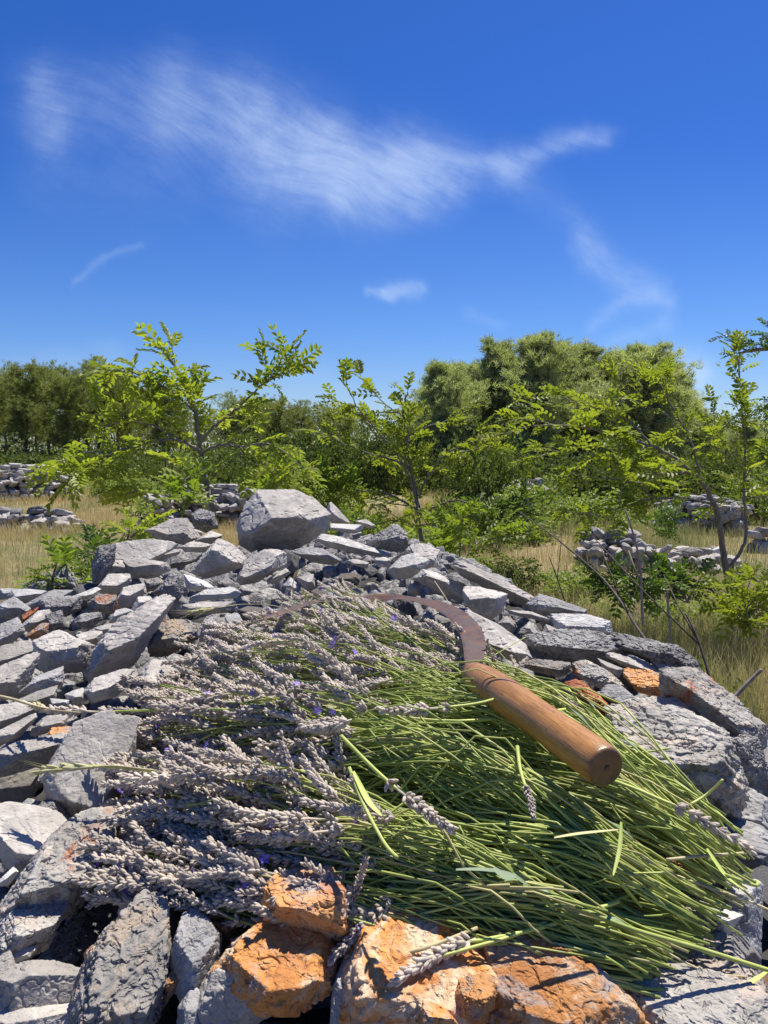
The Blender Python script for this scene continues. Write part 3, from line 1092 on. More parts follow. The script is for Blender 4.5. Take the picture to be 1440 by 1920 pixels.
# skyline of the heap
SIL = np.array([(-50, 1105), (150, 1100), (180, 1040), (290, 1000), (400, 985), (460, 1000), (620, 985), (740, 990), (840, 1060), (1000, 1120), (1140, 1165), (1300, 1240), (1400, 1330), (1500, 1420)])
tries = 0
FILL = []
while nfill < 148 and tries < 40000:
    tries += 1
    px, py = rr.uniform(-20, 1450), 960 + 980 * rr.random() ** .9
    r = ray(px, py)
    d = bankhit(px, py)
    p = CAMP + r * d
    si = float(bank_in(np.array([p[0]]), np.array([p[1]]))[0])
    if si < .05 or d > 2.9 or py < np.interp(px, SIL[:, 0], SIL[:, 1]) + 14:
        continue
    s = rr.uniform(.018, .045) * (1 if d < .7 else 1.35)
    spx = s * 2 * F / d
    if any(abs(px - q[0]) < .48 * q[2] and abs(py - q[1]) < .36 * q[2] for q in TR):
        continue
    if any((px - q[0]) ** 2 + (py - q[1]) ** 2 < (.42 * (q[2] + spx)) ** 2 for q in FILL):
        continue
    # keep stones clear of the middle of the lavender pile, where none can be seen
    if 420 < px < 1180 and 1230 < py < 1650:
        continue
    FILL.append((px, py, spx))
    kind = rr.choices(['grey', 'blue', 'pale', 'dark', 'tan', 'mixed'], [5, 3, 1.5, 3, 1.5, .5])[0]
    p[2] += -.036
    o = place(proto_mesh(rr.randrange(22), kind), 'stone', p, (rr.gauss(0, .5), rr.gauss(0, .5), rr.uniform(0, 6.28)), s)
    STONES.append([o, px, py, spx, kind, rr.choice(['angular', 'rounded']), None])
    nfill += 1

# bedding rubble: stones deeper in the heap and down its flanks that cannot be counted
mb = MB()
for _ in range(3600):
    x, y = rr.uniform(-1.25, .75), rr.uniform(-.1, 2.95)
    si = float(bank_in(np.array([x]), np.array([y]))[0])
    if si < -.35:
        continue
    z = float(corez(np.array([x]), np.array([y]))[0])
    if si > 0:
        z = min(z + .004, float(bankz(x, y)) - .07)
    s = rr.uniform(.02, .05) * (1.5 if si < 0 else ((.9 if y < .22 else .5) if y < .7 else .9))
    k = rr.randrange(22)
    e = Euler((rr.gauss(0, .8), rr.gauss(0, .8), rr.uniform(0, 6.28))).to_matrix()
    V3, F3 = PROTO[k][2], PROTO[k][3]
    mb.add((V3 * s) @ np.array(e).T + np.array([x, y, z]), F3)
rub = mb.build('bedding_rubble', SM['dark'])  # dark stone colour also paints in deeper shade between the stones
tag(rub, kind='stuff')

# ---- labels for the stones of the heap
LM = [(530, 980, 'the big boulder'), (1020, 1350, 'the sickle handle'), (540, 1790, 'the rusty orange stone'),
      (700, 1100, 'the topmost flower heads'), (390, 960, 'the foot of the left sapling'), (190, 1440, 'the pale barley ear on the rock'),
      (1270, 1410, 'the large rose-grey block'), (1010, 1850, 'the smooth orange stone'), (820, 1820, 'the large orange stone'),
      (980, 1270, 'the striped stone'), (0, 1310, 'the pale straw at the left edge'), (60, 1850, 'the bottom left corner'),
      (200, 1640, 'the leftmost low flower heads'), (1350, 1650, 'the longest cut stem ends'), (920, 1090, 'the sloping right crest')]
LM[9] = (1255, 1250, 'the striped stone')
DIRS = ['right of', 'above right of', 'above', 'above left of', 'left of', 'below left of', 'below', 'below right of']
TONE = {'grey': 'grey', 'pale': 'pale grey', 'dark': 'dark pitted', 'tan': 'tan pitted', 'orange': 'orange', 'mixed': 'grey and rust-stained',
        'rose': 'rose-grey', 'clay': 'red clay-crusted', 'blue': 'blue-grey'}
ORD = ['nearest', 'second', 'third', 'fourth', 'fifth', 'sixth', 'seventh', 'eighth', 'ninth', 'tenth', 'eleventh', 'twelfth', 'thirteenth', 'fourteenth', 'fifteenth', 'sixteenth', 'seventeenth', 'eighteenth', 'nineteenth', 'twentieth']
bk = {}
for s in STONES:
    if s[6]:
        continue
    dl = [(math.hypot(s[1] - l[0], s[2] - l[1]), i) for i, l in enumerate(LM)]
    dm, li = min(dl)
    an = math.atan2(-(s[2] - LM[li][1]), s[1] - LM[li][0])
    bk.setdefault((li, round(an / (math.pi / 4)) % 8), []).append((dm, s))
for (li, di), L in bk.items():
    L.sort(key=lambda q: q[0])
    for k, (dm, s) in enumerate(L):
        size = 'large' if s[3] > 75 else ('middling' if s[3] > 38 else 'small')
        s[6] = '%s %s stone, %s %s %s' % (size, TONE[s[4]], ORD[min(k, 19)], DIRS[di], LM[li][2])
for s in STONES:
    tag(s[0], s[6], 'boulder' if s[0].name.startswith('boulder') else 'stone', 'loose limestone stones of the heap')

#==PART2==
# ------------------------------------------------------------------ cut lavender
def flat_mat(name, a, b_, scale, rough=.6, trans=0.0, dry=None):
    m, tt, b, o = pmat(name)
    co = tt.n('ShaderNodeTexCoord').outputs['Object']
    n1 = tt.noise(co, scale, 3, .6)
    oi = tt.n('ShaderNodeObjectInfo')
    c = tt.mix(tt.ramp(n1, [(.38, 0), (.62, 1)]), a, b_)
    if dry is not None:
        rnd_ = tt.math('FRACT', tt.math('MULTIPLY', oi.outputs['Random'], 17.3))
        c = tt.mix(tt.ramp(rnd_, [(.84, 0), (.90, .8)]), c, dry)
        c = tt.mix(tt.ramp(tt.noise(co, 9, 4, .6), [(.56, 0), (.68, .6)]), c, dry)
    hs_ = tt.n('ShaderNodeHueSaturation')
    tt.put(hs_.inputs['Value'], tt.math('ADD', tt.math('MULTIPLY', oi.outputs['Random'], .35), .82))
    tt.put(hs_.inputs['Color'], c)
    c = hs_.outputs[0]
    tt.put(b.inputs['Base Color'], c)
    b.inputs['Roughness'].default_value = rough
    b.inputs['Specular IOR Level'].default_value = .3
    if trans:
        tr = tt.n('ShaderNodeBsdfTranslucent')
        tt.put(tr.inputs[0], c)
        mx = tt.n('ShaderNodeMixShader')
        mx.inputs[0].default_value = trans
        tt.t.links.new(b.outputs[0], mx.inputs[1])
        tt.t.links.new(tr.outputs[0], mx.inputs[2])
        tt.t.links.new(mx.outputs[0], o.inputs[0])
    return m


M_STEM = flat_mat('lavender_stem_green', (.52, .57, .16), (.28, .36, .08), 22, .5, dry=(.46, .41, .20))
M_BUD = flat_mat('lavender_bud_grey', (.78, .70, .58), (.52, .45, .385), 150, .8, .28)
M_FLO = flat_mat('lavender_floret_violet', (.36, .26, .85), (.24, .16, .65), 200, .5, .3)
M_BLADELEAF = flat_mat('lavender_leaf_grey_green', (.34, .42, .28), (.25, .34, .20), 40, .6, .2)
M_STRAW = flat_mat('dry_straw', (.68, .60, .36), (.52, .44, .24), 60, .6, .2)
M_EARGREEN = flat_mat('barley_ear_pale', (.66, .60, .36), (.50, .50, .22), 90, .6, .25)


def ellipsoid(segs, rings, taper=.0):
    V, F4, F3 = [], [], []
    V.append((0, 0, 0))
    for i in range(1, rings):
        a = math.pi * i / rings
        x = (1 - math.cos(a)) / 2
        rad = math.sin(a) ** .8 * (1 - taper * x)
        for j in range(segs):
            th = 2 * math.pi * j / segs
            V.append((x, rad * math.cos(th), rad * math.sin(th)))
    V.append((1, 0, 0))
    for j in range(segs):
        F3.append((0, 1 + (j + 1) % segs, 1 + j))
        for i in range(rings - 2):
            a = 1 + i * segs
            F4.append((a + j, a + (j + 1) % segs, a + segs + (j + 1) % segs, a + segs + j))
        a = 1 + (rings - 2) * segs
        F3.append((a + j, a + (j + 1) % segs, len(V) - 1))
    return np.array(V, float), [np.array(F4), np.array(F3)]


BUD6 = ellipsoid(6, 5, .1)
BUD4 = ellipsoid(4, 4, .1)


def spike_arrays(seed, bud, length, dense=1.0):
    """flower head along -X from its base at 0 (tip at -length)"""
    r = np.random.default_rng(seed)
    locs, dirs, lens, wid = [], [], [], []
    nw = int(8 + r.integers(0, 4))
    bend = r.uniform(-.006, .006)
    for i in range(nw):
        f = i / (nw - 1)
        x = -length * (.04 + .9 * f ** .9)
        if i == 0 and r.random() < .5:
            x += .012
        nb = int((11 if f < .8 else 7) * dense * r.uniform(.7, 1.1))
        ph = r.uniform(0, 6.28)
        for k in range(nb):
            th = ph + 2 * math.pi * k / nb + r.normal(0, .15)
            op = r.uniform(.45, .95) * (1 - .45 * f)
            d = np.array([-math.cos(op), math.sin(op) * math.cos(th), math.sin(op) * math.sin(th)])
            locs.append((x + r.normal(0, .0012), bend * f * f * 2 + .0007 * math.cos(th), .0007 * math.sin(th)))
            dirs.append(d)
            L = r.uniform(.0054, .0078) * (1 - .15 * f)
            lens.append(L)
            wid.append(L * r.uniform(.18, .235))
    locs, dirs, lens, wid = map(np.array, (locs, dirs, lens, wid))
    M = matK(locs, frames(dirs, r.uniform(0, 6.28, len(dirs))), np.stack([lens, wid, wid], 1))
    mb = MB()
    mb.many(bud[0], bud[1], M)
    mb.tube([(0.004, 0, 0), (-length * .5, bend * .3, 0), (-length * .95, bend * 2, 0)], [.0010, .0009, .0006], 4)
    return mb


SPIKES, SPLO = [], []
for k in range(12):
    L = .040 + .020 * (k % 4) / 3
    m_ = spike_arrays(500 + k, BUD6, L)
    o = m_.build('flower_head', M_BUD)
    SPIKES.append((o.data, L))
    bpy.data.objects.remove(o)
for k in range(4):
    L = .045 + .01 * k / 3
    m_ = spike_arrays(600 + k, BUD4, L, .9)
    SPLO.append((np.concatenate(m_.V), [np.concatenate(f) for f in m_.F.values()], L))
# little violet flowers
fm = MB()
for k in range(5):
    a = 2 * math.pi * k / 5
    c, s_ = math.cos(a), math.sin(a)
    e = np.array([[0, 0, 0], [.0025 * c - .0012 * s_, .0025 * s_ + .0012 * c, .0008], [.0042 * c, .0042 * s_, .0002], [.0025 * c + .0012 * s_, .0025 * s_ - .0012 * c, .0008]])
    fm.add(e, [np.array([[0, 1, 2, 3]])])
fo = fm.build('violet_floret', M_FLO)
FLO = fo.data
bpy.data.objects.remove(fo)

# guides across the fan: (tip, middle, tail) as points on the surface of the pile
PILEZ = BANK + .045
FAN = [(0.0, (200, 1660), (700, 1640), (1200, 1815)), (.22, (205, 1510), (760, 1560), (1290, 1785)),
       (.45, (200, 1345), (780, 1400), (1365, 1705)), (.68, (330, 1205), (845, 1300), (1395, 1625)),
       (.86, (455, 1120), (880, 1245), (1375, 1575)), (1.0, (625, 1060), (915, 1195), (1260, 1470))]
def onb(px, py, h):
    z = BANK + h
    for _ in range(8):
        p = onz(px, py, z)
        z = float(bankz(p[0], p[1])) + h
    return onz(px, py, z)


FG = [(s, [onb(*a, .028)[:2], onb(*b, .058)[:2], onb(*c, .020)[:2]]) for s, a, b, c in FAN]


def guide(s):
    for k in range(len(FG) - 1):
        if s <= FG[k + 1][0] or k == len(FG) - 2:
            f = (s - FG[k][0]) / (FG[k + 1][0] - FG[k][0])
            return [FG[k][1][i] * (1 - f) + FG[k + 1][1][i] * f for i in range(3)]


def pile_h(s, tt):
    """height of the heap of sprigs over the stones"""
    e = math.sin(math.pi * (.08 + .84 * min(max(s, .0), 1))) ** .6
    l = .40 + .60 * math.sin(math.pi * min(max(tt * .9 + .08, 0), 1))
    rip = .86 + .30 * math.sin(s * 29 + tt * 5) + .22 * math.sin(s * 63 - tt * 8 + 1)
    return .066 * e * l * rip


def sprig_path(s, t0, t1, lay, r, n=9):
    A, B, C = guide(s)
    ds = r.gauss(0, .085)
    A2, B2, C2 = guide(min(max(s + ds, 0), 1))
    pts = []
    bow = r.gauss(0, .007)
    kx, ky, kp = r.gauss(0, .003), r.gauss(0, .003), r.uniform(0, 6.28)
    for i in range(n):
        f = i / (n - 1)
        tt = t0 + (t1 - t0) * f
        a, b, c = (A * (1 - f) + A2 * f, B * (1 - f) + B2 * f, C * (1 - f) + C2 * f)
        ctrl = 2 * b - .5 * (a + c)
        p = (1 - tt) ** 2 * a + 2 * tt * (1 - tt) * ctrl + tt * tt * c
        z = float(bankz(p[0], p[1])) + .004 + lay * pile_h(s + ds * f, tt) + bow * math.sin(math.pi * f)
        wv_ = math.sin(kp + 5.0 * f)
        pts.append([p[0] + kx * wv_, p[1] + ky * wv_, z])
    return np.array(pts)


SPR_CAT, SPR_GRP = 'lavender', 'cut lavender sprigs in the pile'


def make_sprig(path, idx, r, name='lavender_sprig', label=None, group=None, scale=1.0, rad=None):
    """path[0] is the base of the flower head; the head reaches beyond it"""
    base = path[0]
    root = empty(name, base)
    tag(root, label, SPR_CAT, group)
    d = path[0] - path[1]
    d = d / np.linalg.norm(d)
    mb = MB()
    rd = rad or r.uniform(.00050, .00080)
    mb.tube(path, np.linspace(rd * .85, rd * 1.2, len(path)), 5)
    mb.build('stem', M_STEM, root, origin=base)
    if r.random() < .22:
        lf = MB()
        for q_ in range(1):
            i0 = r.randrange(len(path) // 2, len(path) - 1)
            p0 = path[i0]
            T_ = path[i0] - path[i0 - 1]
            T_ = T_ / np.linalg.norm(T_)
            d_ = -T_ + np.array([r.gauss(0, .35), r.gauss(0, .35), r.uniform(.0, .35)])
            d_ /= np.linalg.norm(d_)
            Ll = r.uniform(.015, .035)
            s_ = np.cross(d_, [0, 0, 1.0])
            s_ /= np.linalg.norm(s_)
            w_ = r.uniform(.0009, .0016)
            e1, e2 = p0 + d_ * Ll * .5 + np.array([0, 0, .002]), p0 + d_ * Ll
            lf.add([p0, e1 + s_ * w_, e1 - s_ * w_ + np.array([0, 0, -.0008]), e2], [np.array([(0, 1, 2), (1, 3, 2)])])
        lf.build('leaf', M_BLADELEAF, root, origin=base, smooth=False)
    me, L = SPIKES[idx % len(SPIKES)]
    o = bpy.data.objects.new('flower_head', me)
    COL.objects.link(o)
    o.parent = root
    dd = -d + np.array([r.gauss(0, .10), r.gauss(0, .10), r.gauss(0, .07)])
    f3 = frames(dd[None], np.array([r.uniform(0, 6.28)]))[0]
    M = Matrix(f3.tolist()).to_4x4()
    for i in range(3):
        for j in range(3):
            M[i][j] *= scale
    o.matrix_local = M
    if r.random() < .36:
        for _ in range(r.choice([1, 1, 2])):
            fl = bpy.data.objects.new('violet_floret', FLO)
            COL.objects.link(fl)
            fl.parent = o
            th = r.uniform(0, 3.14)
            fl.location = (-L * r.uniform(.15, .85), .0088 * math.cos(th), .0088 * abs(math.sin(th)))
            fl.rotation_euler = (r.uniform(-.6, .6), r.uniform(-1.2, 1.2), r.uniform(0, 6))
            k = r.uniform(.9, 1.25)
            fl.scale = (k, k, k)
    return root


rl = random.Random(5)
ZONE = [(.2, 'lavender sprig with grey buds low in the pile, along its lower edge'),
        (.5, 'lavender sprig with grey buds in the lower half of the cut pile'),
        (.8, 'lavender sprig with grey buds in the upper half of the cut pile'),
        (2, 'lavender sprig with grey buds at the far top end of the cut pile')]
N_TOP = 288
for i in range(N_TOP):
    s = (i + rl.random()) / N_TOP
    s = s if rl.random() < .5 else rl.random() ** .5
    t0 = .05 + rl.random() ** 1.1 * np.interp(s, [0, .2, .45, .7, .86, 1], [.52, .40, .36, .42, .50, .52])
    t1 = 1.03 - .38 * rl.random() ** 1.2
    lay = .58 + .95 * (t0 - .05) + rl.uniform(0, .30)
    path = sprig_path(s, t0, t1, lay, rl)
    z = [k for k in range(4) if s <= ZONE[k][0]][0]
    make_sprig(path, rl.randrange(12), rl, label=ZONE[z][1], group=SPR_GRP + ', ' + ['lower edge', 'lower half', 'upper half', 'top end'][z], scale=rl.uniform(.64, 1.02))

# the rest of the pile, lying underneath
mh, ms = MB(), MB()
for i in range(1150):
    s = rl.random() ** .8
    t0 = .04 + rl.random() ** .95 * np.interp(s, [0, .2, .45, .7, .86, 1], [.54, .42, .38, .44, .52, .55])
    path = sprig_path(s, t0, rl.uniform(.55, 1.0), rl.uniform(.05, .80) + .75 * (t0 - .05), rl, 7)
    rd = rl.uniform(.0007, .0010)
    ms.tube(path, rd * .85, 5)
    V_, F_, L = SPLO[i % 4]
    d = path[1] - path[0] + np.array([rl.gauss(0, .006), rl.gauss(0, .006), rl.gauss(0, .004)])
    f3 = frames(d[None], np.array([rl.uniform(0, 6.28)]))
    mh.many(V_, F_, matK(path[:1], f3, np.array([rl.uniform(.68, 1.0)])))
for i in range(120):      # bare stems whose heads lie buried
    s = rl.random()
    path = sprig_path(s, rl.uniform(.35, .55), rl.uniform(.74, 1.04), rl.uniform(.2, 1.0), rl, 7)
    ms.tube(path, rl.uniform(.0008, .0012), 4)
under = mh.build('lavender_under_layer', M_BUD)
tag(under, kind='stuff')
unders = ms.build('lavender_stem_under_layer', M_STEM)
tag(unders, kind='stuff')


def pxpath(pts, z):
    """points given as directions, lying at heights z above the stones"""
    zz = z if isinstance(z, (list, tuple)) else [z] * len(pts)
    raw = np.array([onb(p[0], p[1], q_) for p, q_ in zip(pts, zz)])
    # smooth resample
    n = len(raw)
    tt = np.linspace(0, n - 1, max(9, n * 4))
    out = []
    for x in tt:
        i = min(int(x), n - 2)
        f = x - i
        p0, p1, p2, p3 = raw[max(i - 1, 0)], raw[i], raw[i + 1], raw[min(i + 2, n - 1)]
        out.append(.5 * (2 * p1 + (p2 - p0) * f + (2 * p0 - 5 * p1 + 4 * p2 - p3) * f * f + (3 * p1 - p0 - 3 * p2 + p3) * f ** 3))
    return np.array(out)


# stray sprigs one can point to
for pts, z, lab, sc_ in [
    ([(745, 1480), (700, 1440), (640, 1380)], .10, 'single sprig with its head lying across the bare green stems', .9),
    ([(880, 1765), (920, 1760), (1030, 1735), (1160, 1690)], .03, 'sprig with its head hanging down onto the large orange stone', 1.0),
    ([(985, 1475), (975, 1440), (970, 1400)], .085, 'tiny withered sprig head standing among stems below the handle', .55),
    ([(820, 1328), (900, 1318), (960, 1300)], .088, 'sprig whose head crosses the stems left of the sickle handle', 1.0),
    ([(1265, 1510), (1240, 1500), (1180, 1475), (1080, 1440)], .062, 'faded sprig head near the stem ends right of the handle butt', .9),
    ([(180, 1335), (330, 1330), (560, 1322), (700, 1335)], [.04, .045, .05, .05], 'long sprig whose head points out furthest left across the rocks', 1.15),
    ([(395, 1330), (640, 1333), (860, 1352), (1060, 1330)], .068, 'sprig with a long bare stem running level below the blade', .9)]:
    p = pxpath(pts, z)
    make_sprig(p, rl.randrange(12), rl, label=lab, scale=sc_, rad=.0012)


# loose green stems and narrow leaves on top
def loose(pts, z, w0, w1, mat, name, label, cat, flat=False):
    p = pxpath(pts, z)
    mb = MB()
    if flat:
        T = np.gradient(p, axis=0)
        T /= np.linalg.norm(T, axis=1)[:, None]
        S = np.cross(T, [0, 0, 1.0])
        S /= np.linalg.norm(S, axis=1)[:, None]
        ww = w0 * np.sin(np.linspace(.25, math.pi - .12, len(p))) + w1
        n = len(p)
        A = p + S * ww[:, None]
        B = p - S * ww[:, None]
        C_ = p + np.array([0, 0, -.0007])
        V_ = np.concatenate([A, C_, B])
        Fq = [(i, i + 1, n + i + 1, n + i) for i in range(n - 1)] + [(n + i, n + i + 1, 2 * n + i + 1, 2 * n + i) for i in range(n - 1)]
        mb.add(V_, [np.array(Fq)])
    else:
        mb.tube(p, np.linspace(w0, w1, len(p)), 6)
    o = mb.build(name, mat, origin=p[0])
    o.location = tuple(p[0])
    return tag(o, label, cat)


M_STEMB = flat_mat('fresh_stem_bright', (.54, .59, .18), (.40, .48, .12), 30, .5)
loose([(655, 1440), (680, 1505), (720, 1580), (745, 1608)], .092, .0013, .0011, M_STEMB, 'loose_stem', 'pale green loose stem slanting steeply across the other stems', 'stem')
loose([(662, 1445), (690, 1500), (715, 1528)], .094, .0014, .0005, M_STEMB, 'narrow_leaf', 'wide light green leaf lying beside the steep loose stem', 'leaf', True)
loose([(652, 1838), (700, 1800), (790, 1780), (895, 1740)], [.0, .012, .03, .03], .0009, .0011, M_STRAW, 'dry_grass_stalk', 'thin kinked yellow stalk lying over the large orange stone', 'stalk')
loose([(818, 1795), (880, 1778), (960, 1755), (1025, 1728)], .03, .0009, .0011, M_STEMB, 'loose_stem', 'yellow-green stem poking out over the fallen flower head', 'stem')
loose([(1440, 1820), (1400, 1845), (1350, 1862), (1305, 1870)], .01, .0013, .0004, M_STEMB, 'narrow_leaf', 'curved green leaf on the rose-grey stone at the bottom right corner', 'leaf', True)
loose([(1460, 1825), (1380, 1800), (1300, 1775), (1180, 1740), (1080, 1700)], [.02, .025, .03, .04, .04], .0012, .0012, M_STEM, 'loose_stem', 'longest green stem leaving the photo at the bottom right', 'stem')
loose([(1460, 1715), (1400, 1688), (1290, 1650), (1200, 1610)], [.02, .025, .03, .04], .0007, .0007, M_STRAW, 'dry_grass_stalk', 'pale straw stalk leaving the pile at the right edge', 'stalk')
loose([(1170, 1740), (1240, 1780), (1320, 1820), (1400, 1832)], [.03, .02, .01, .006], .0006, .0005, M_STRAW, 'dry_grass_stalk', 'fine pale straw across the rose-grey slab below the stem ends', 'stalk')
loose([(1295, 1508), (1325, 1490), (1355, 1462)], [.05, .055, .07], .0009, .0009, M_STEMB, 'loose_stem', 'short kinked stem pointing up right against the big block', 'stem')
loose([(1165, 1412), (1210, 1410), (1255, 1403)], [.05, .05, .055], .0008, .0008, M_STEMB, 'loose_stem', 'short stem pointing right from behind the handle butt', 'stem')
loose([(1250, 1612), (1320, 1605), (1395, 1600)], [.04, .04, .045], .0010, .0010, M_STRAW, 'loose_stem', 'pale level stem across the dark gap at the right', 'stem')
loose([(1040, 1570), (1090, 1562), (1160, 1555)], .085, .0008, .0005, M_STEM, 'narrow_leaf', 'curled green leaf lying level on the stems under the handle butt', 'leaf', True)
loose([(1165, 1540), (1162, 1590), (1150, 1640)], [.075, .07, .065], .0008, .0004, M_STEM, 'narrow_leaf', 'upright leaf across the stems right of the handle butt', 'leaf', True)
loose([(855, 1630), (910, 1630), (960, 1640), (990, 1660)], .088, .0012, .0005, M_BLADELEAF, 'narrow_leaf', 'grey-green leaf among the bright stems below the middle', 'leaf', True)
loose([(925, 1626), (950, 1645), (968, 1640)], .09, .0018, .0006, M_BLADELEAF, 'narrow_leaf', 'crumpled silvery leaf among the lower bright stems', 'leaf', True)
loose([(1325, 1590), (1360, 1640), (1395, 1668)], [.05, .045, .04], .0010, .0005, M_STEMB, 'narrow_leaf', 'flat leaf hanging among the rightmost stem ends', 'leaf', True)
loose([(1360, 1640), (1415, 1660), (1420, 1652)], [.045, .035, .03], .0010, .0010, M_STEM, 'loose_stem', 'rightmost bent stem end above the dark gap', 'stem')
loose([(910, 1238), (950, 1215), (985, 1195)], [.04, .05, .055], .0006, .0005, M_STEMB, 'loose_stem', 'thin stem pointing up right beside the sickle neck', 'stem')
loose([(815, 1090), (835, 1120), (850, 1145)], [.05, .03, .02], .0010, .0008, M_STRAW, 'dry_grass_stalk', 'short white stalk leaning on the stones above the blade', 'stalk')
loose([(150, 1436), (240, 1440), (330, 1455), (520, 1490)], [.05, .045, .04, .05], .0010, .0012, M_STEM, 'loose_stem', 'green stem running to the barley ear', 'stem')


# barley-like grass ears
def ear(pts, z, label, n=26, awn=.02, mat=None, w=.0042):
    p = pxpath(pts, z)
    root = empty('grass_ear', p[0])
    tag(root, label, 'grass ear')
    mb = MB()
    mb.tube(p, .0007, 5)
    mb.build('stalk', M_STRAW, root, origin=p[0])
    m2 = MB()
    L = .038
    d = p[0] - p[1]
    d /= np.linalg.norm(d)
    r = np.random.default_rng(int(pts[0][0] + pts[0][1]) + 3)
    f = np.linspace(0, 1, n)
    loc = p[0] + d * (f[:, None] * L)
    dr = d + r.normal(0, .17, (n, 3))
    ln = r.uniform(.010, .014, n)
    wd = w * .35 * np.sin(np.clip(f * 2.6 + .5, 0, 3.0)) ** .5 + .0003
    m2.many(*BUD6, matK(loc, frames(dr), np.stack([ln, wd, wd], 1)))
    for k in range(0, n, 2):
        a = loc[k] + dr[k] * .010
        b = a + (dr[k] / np.linalg.norm(dr[k]) * awn)
        m2.tube([a, (a + b) / 2, b], [.0002, .00015, .00008], 3)
    m2.build('seed_head', mat or M_EARGREEN, root, origin=p[0])
    return root


ear([(175, 1438), (215, 1436), (270, 1442), (330, 1450)], [.055, .055, .05, .045], 'pale barley ear pointing left over the bare grey rock')
ear([(85, 1328), (105, 1332), (150, 1336)], [.055, .06, .06], 'greenish straw ear reaching in from the left edge', mat=M_STRAW)
ear([(405, 1140), (460, 1133), (530, 1140), (640, 1200)], [.05, .05, .06, .07], 'feathery pale grass ear left of the sickle tip', awn=.035)
ear([(577, 1125), (584, 1140), (600, 1165)], [.085, .07, .065], 'small green grass ear standing at the sickle tip', n=16, awn=.012)
ear([(552, 1085), (548, 1100), (545, 1130)], [.08, .06, .04], 'small straw ear standing above the sickle tip', n=14, awn=.01, mat=M_STRAW)
loose([(-30, 1300), (20, 1310), (60, 1322), (85, 1328)], [.05, .05, .055, .055], .0016, .0010, M_STRAW, 'dry_grass_stalk', 'flattened pale straw blade at the left edge', 'stalk')

# ------------------------------------------------------------------ the sickle
sk_h0 = onz(884, 1262, BANK + .100)
sk_h1 = onz(1138, 1440, BANK + .098)
ax = sk_h1 - sk_h0
HL = np.linalg.norm(ax)
ax /= HL
sick = empty('sickle', sk_h0)
tag(sick, 'old sickle with a turned wooden handle and rusty curved blade lying on the lavender', 'sickle')


def handle_mat():
    m, tt, b, o = pmat('worn_varnished_wood')
    co = tt.n('ShaderNodeTexCoord').outputs['Object']
    mp_ = tt.n('ShaderNodeMapping')
    mp_.inputs['Scale'].default_value = (.10, 1, 1)
    tt.put(mp_.inputs['Vector'], co)
    g1 = tt.noise(mp_.outputs[0], 520, 6, .65, .3)
    g2 = tt.noise(mp_.outputs[0], 90, 4, .6, .6)
    big = tt.noise(co, 28, 4, .6)
    c = tt.mix(tt.ramp(g1, [(.35, 0), (.65, 1)]), (.34, .150, .036), (.50, .25, .072))
    c = tt.mix(tt.ramp(g2, [(.54, 0), (.70, .5)]), c, (.24, .095, .03))
    c = tt.mix(tt.ramp(big, [(.50, 0), (.75, .45)]), c, (.14, .06, .025))
    pores = tt.noise(mp_.outputs[0], 1500, 2, .5)
    c = tt.mix(tt.ramp(pores, [(.60, 0), (.70, .5)]), c, (.08, .03, .012))
    sp_ = tt.n('ShaderNodeSeparateXYZ')
    tt.put(sp_.inputs[0], co)
    xx = tt.math('DIVIDE', sp_.outputs[0], HL)
    end_tone = tt.ramp(xx, [(0, .6), (.035, .15), (.055, .55), (.068, .1), (.95, 0), (.985, .35), (.997, .95)])  # darker at both ends and at a ring near the neck
    end_tone = tt.math('MULTIPLY', end_tone, tt.ramp(big, [(.3, .55), (.6, 1.0)]))
    c = tt.mix(end_tone, c, (.05, .025, .013))
    dent = tt.noise(co, 180, 2, .5)
    c = tt.mix(tt.ramp(dent, [(.68, 0), (.74, .6)]), c, (.09, .04, .02))
    tt.put(b.inputs['Base Color'], c)
    tt.put(b.inputs['Roughness'], tt.ramp(g2, [(.3, .28), (.7, .46)]))
    b.inputs['Specular IOR Level'].default_value = .55
    b.inputs['Coat Weight'].default_value = .25
    b.inputs['Coat Roughness'].default_value = .25
    tt.put(b.inputs['Normal'], tt.bump(tt.math('ADD', g1, pores), .35, .0006))
    return m


def rust_mat(name='rusty_steel', c1=(.075, .042, .034), c2=(.15, .070, .045), c3=(.075, .066, .062)):
    m, tt, b, o = pmat(name)
    co = tt.n('ShaderNodeTexCoord').outputs['Object']
    n1 = tt.noise(co, 55, 8, .7, .3)
    n2 = tt.noise(co, 15, 4, .6)
    n3 = tt.noise(co, 600, 3, .7)
    c = tt.mix(tt.ramp(n1, [(.38, 0), (.64, 1)]), c1, c2)
    c = tt.mix(tt.ramp(n2, [(.45, 0), (.62, .8)]), c, c3)
    c = tt.mix(tt.ramp(n3, [(.60, 0), (.70, .6)]), c, (.32, .15, .08))
    tt.put(b.inputs['Base Color'], c)
    b.inputs['Metallic'].default_value = .25
    tt.put(b.inputs['Roughness'], tt.ramp(n1, [(.3, .42), (.7, .7)]))
    tt.put(b.inputs['Normal'], tt.bump(tt.math('ADD', n1, n3), .6, .0007))
    return m


M_WOOD = handle_mat()
M_RUST = rust_mat()
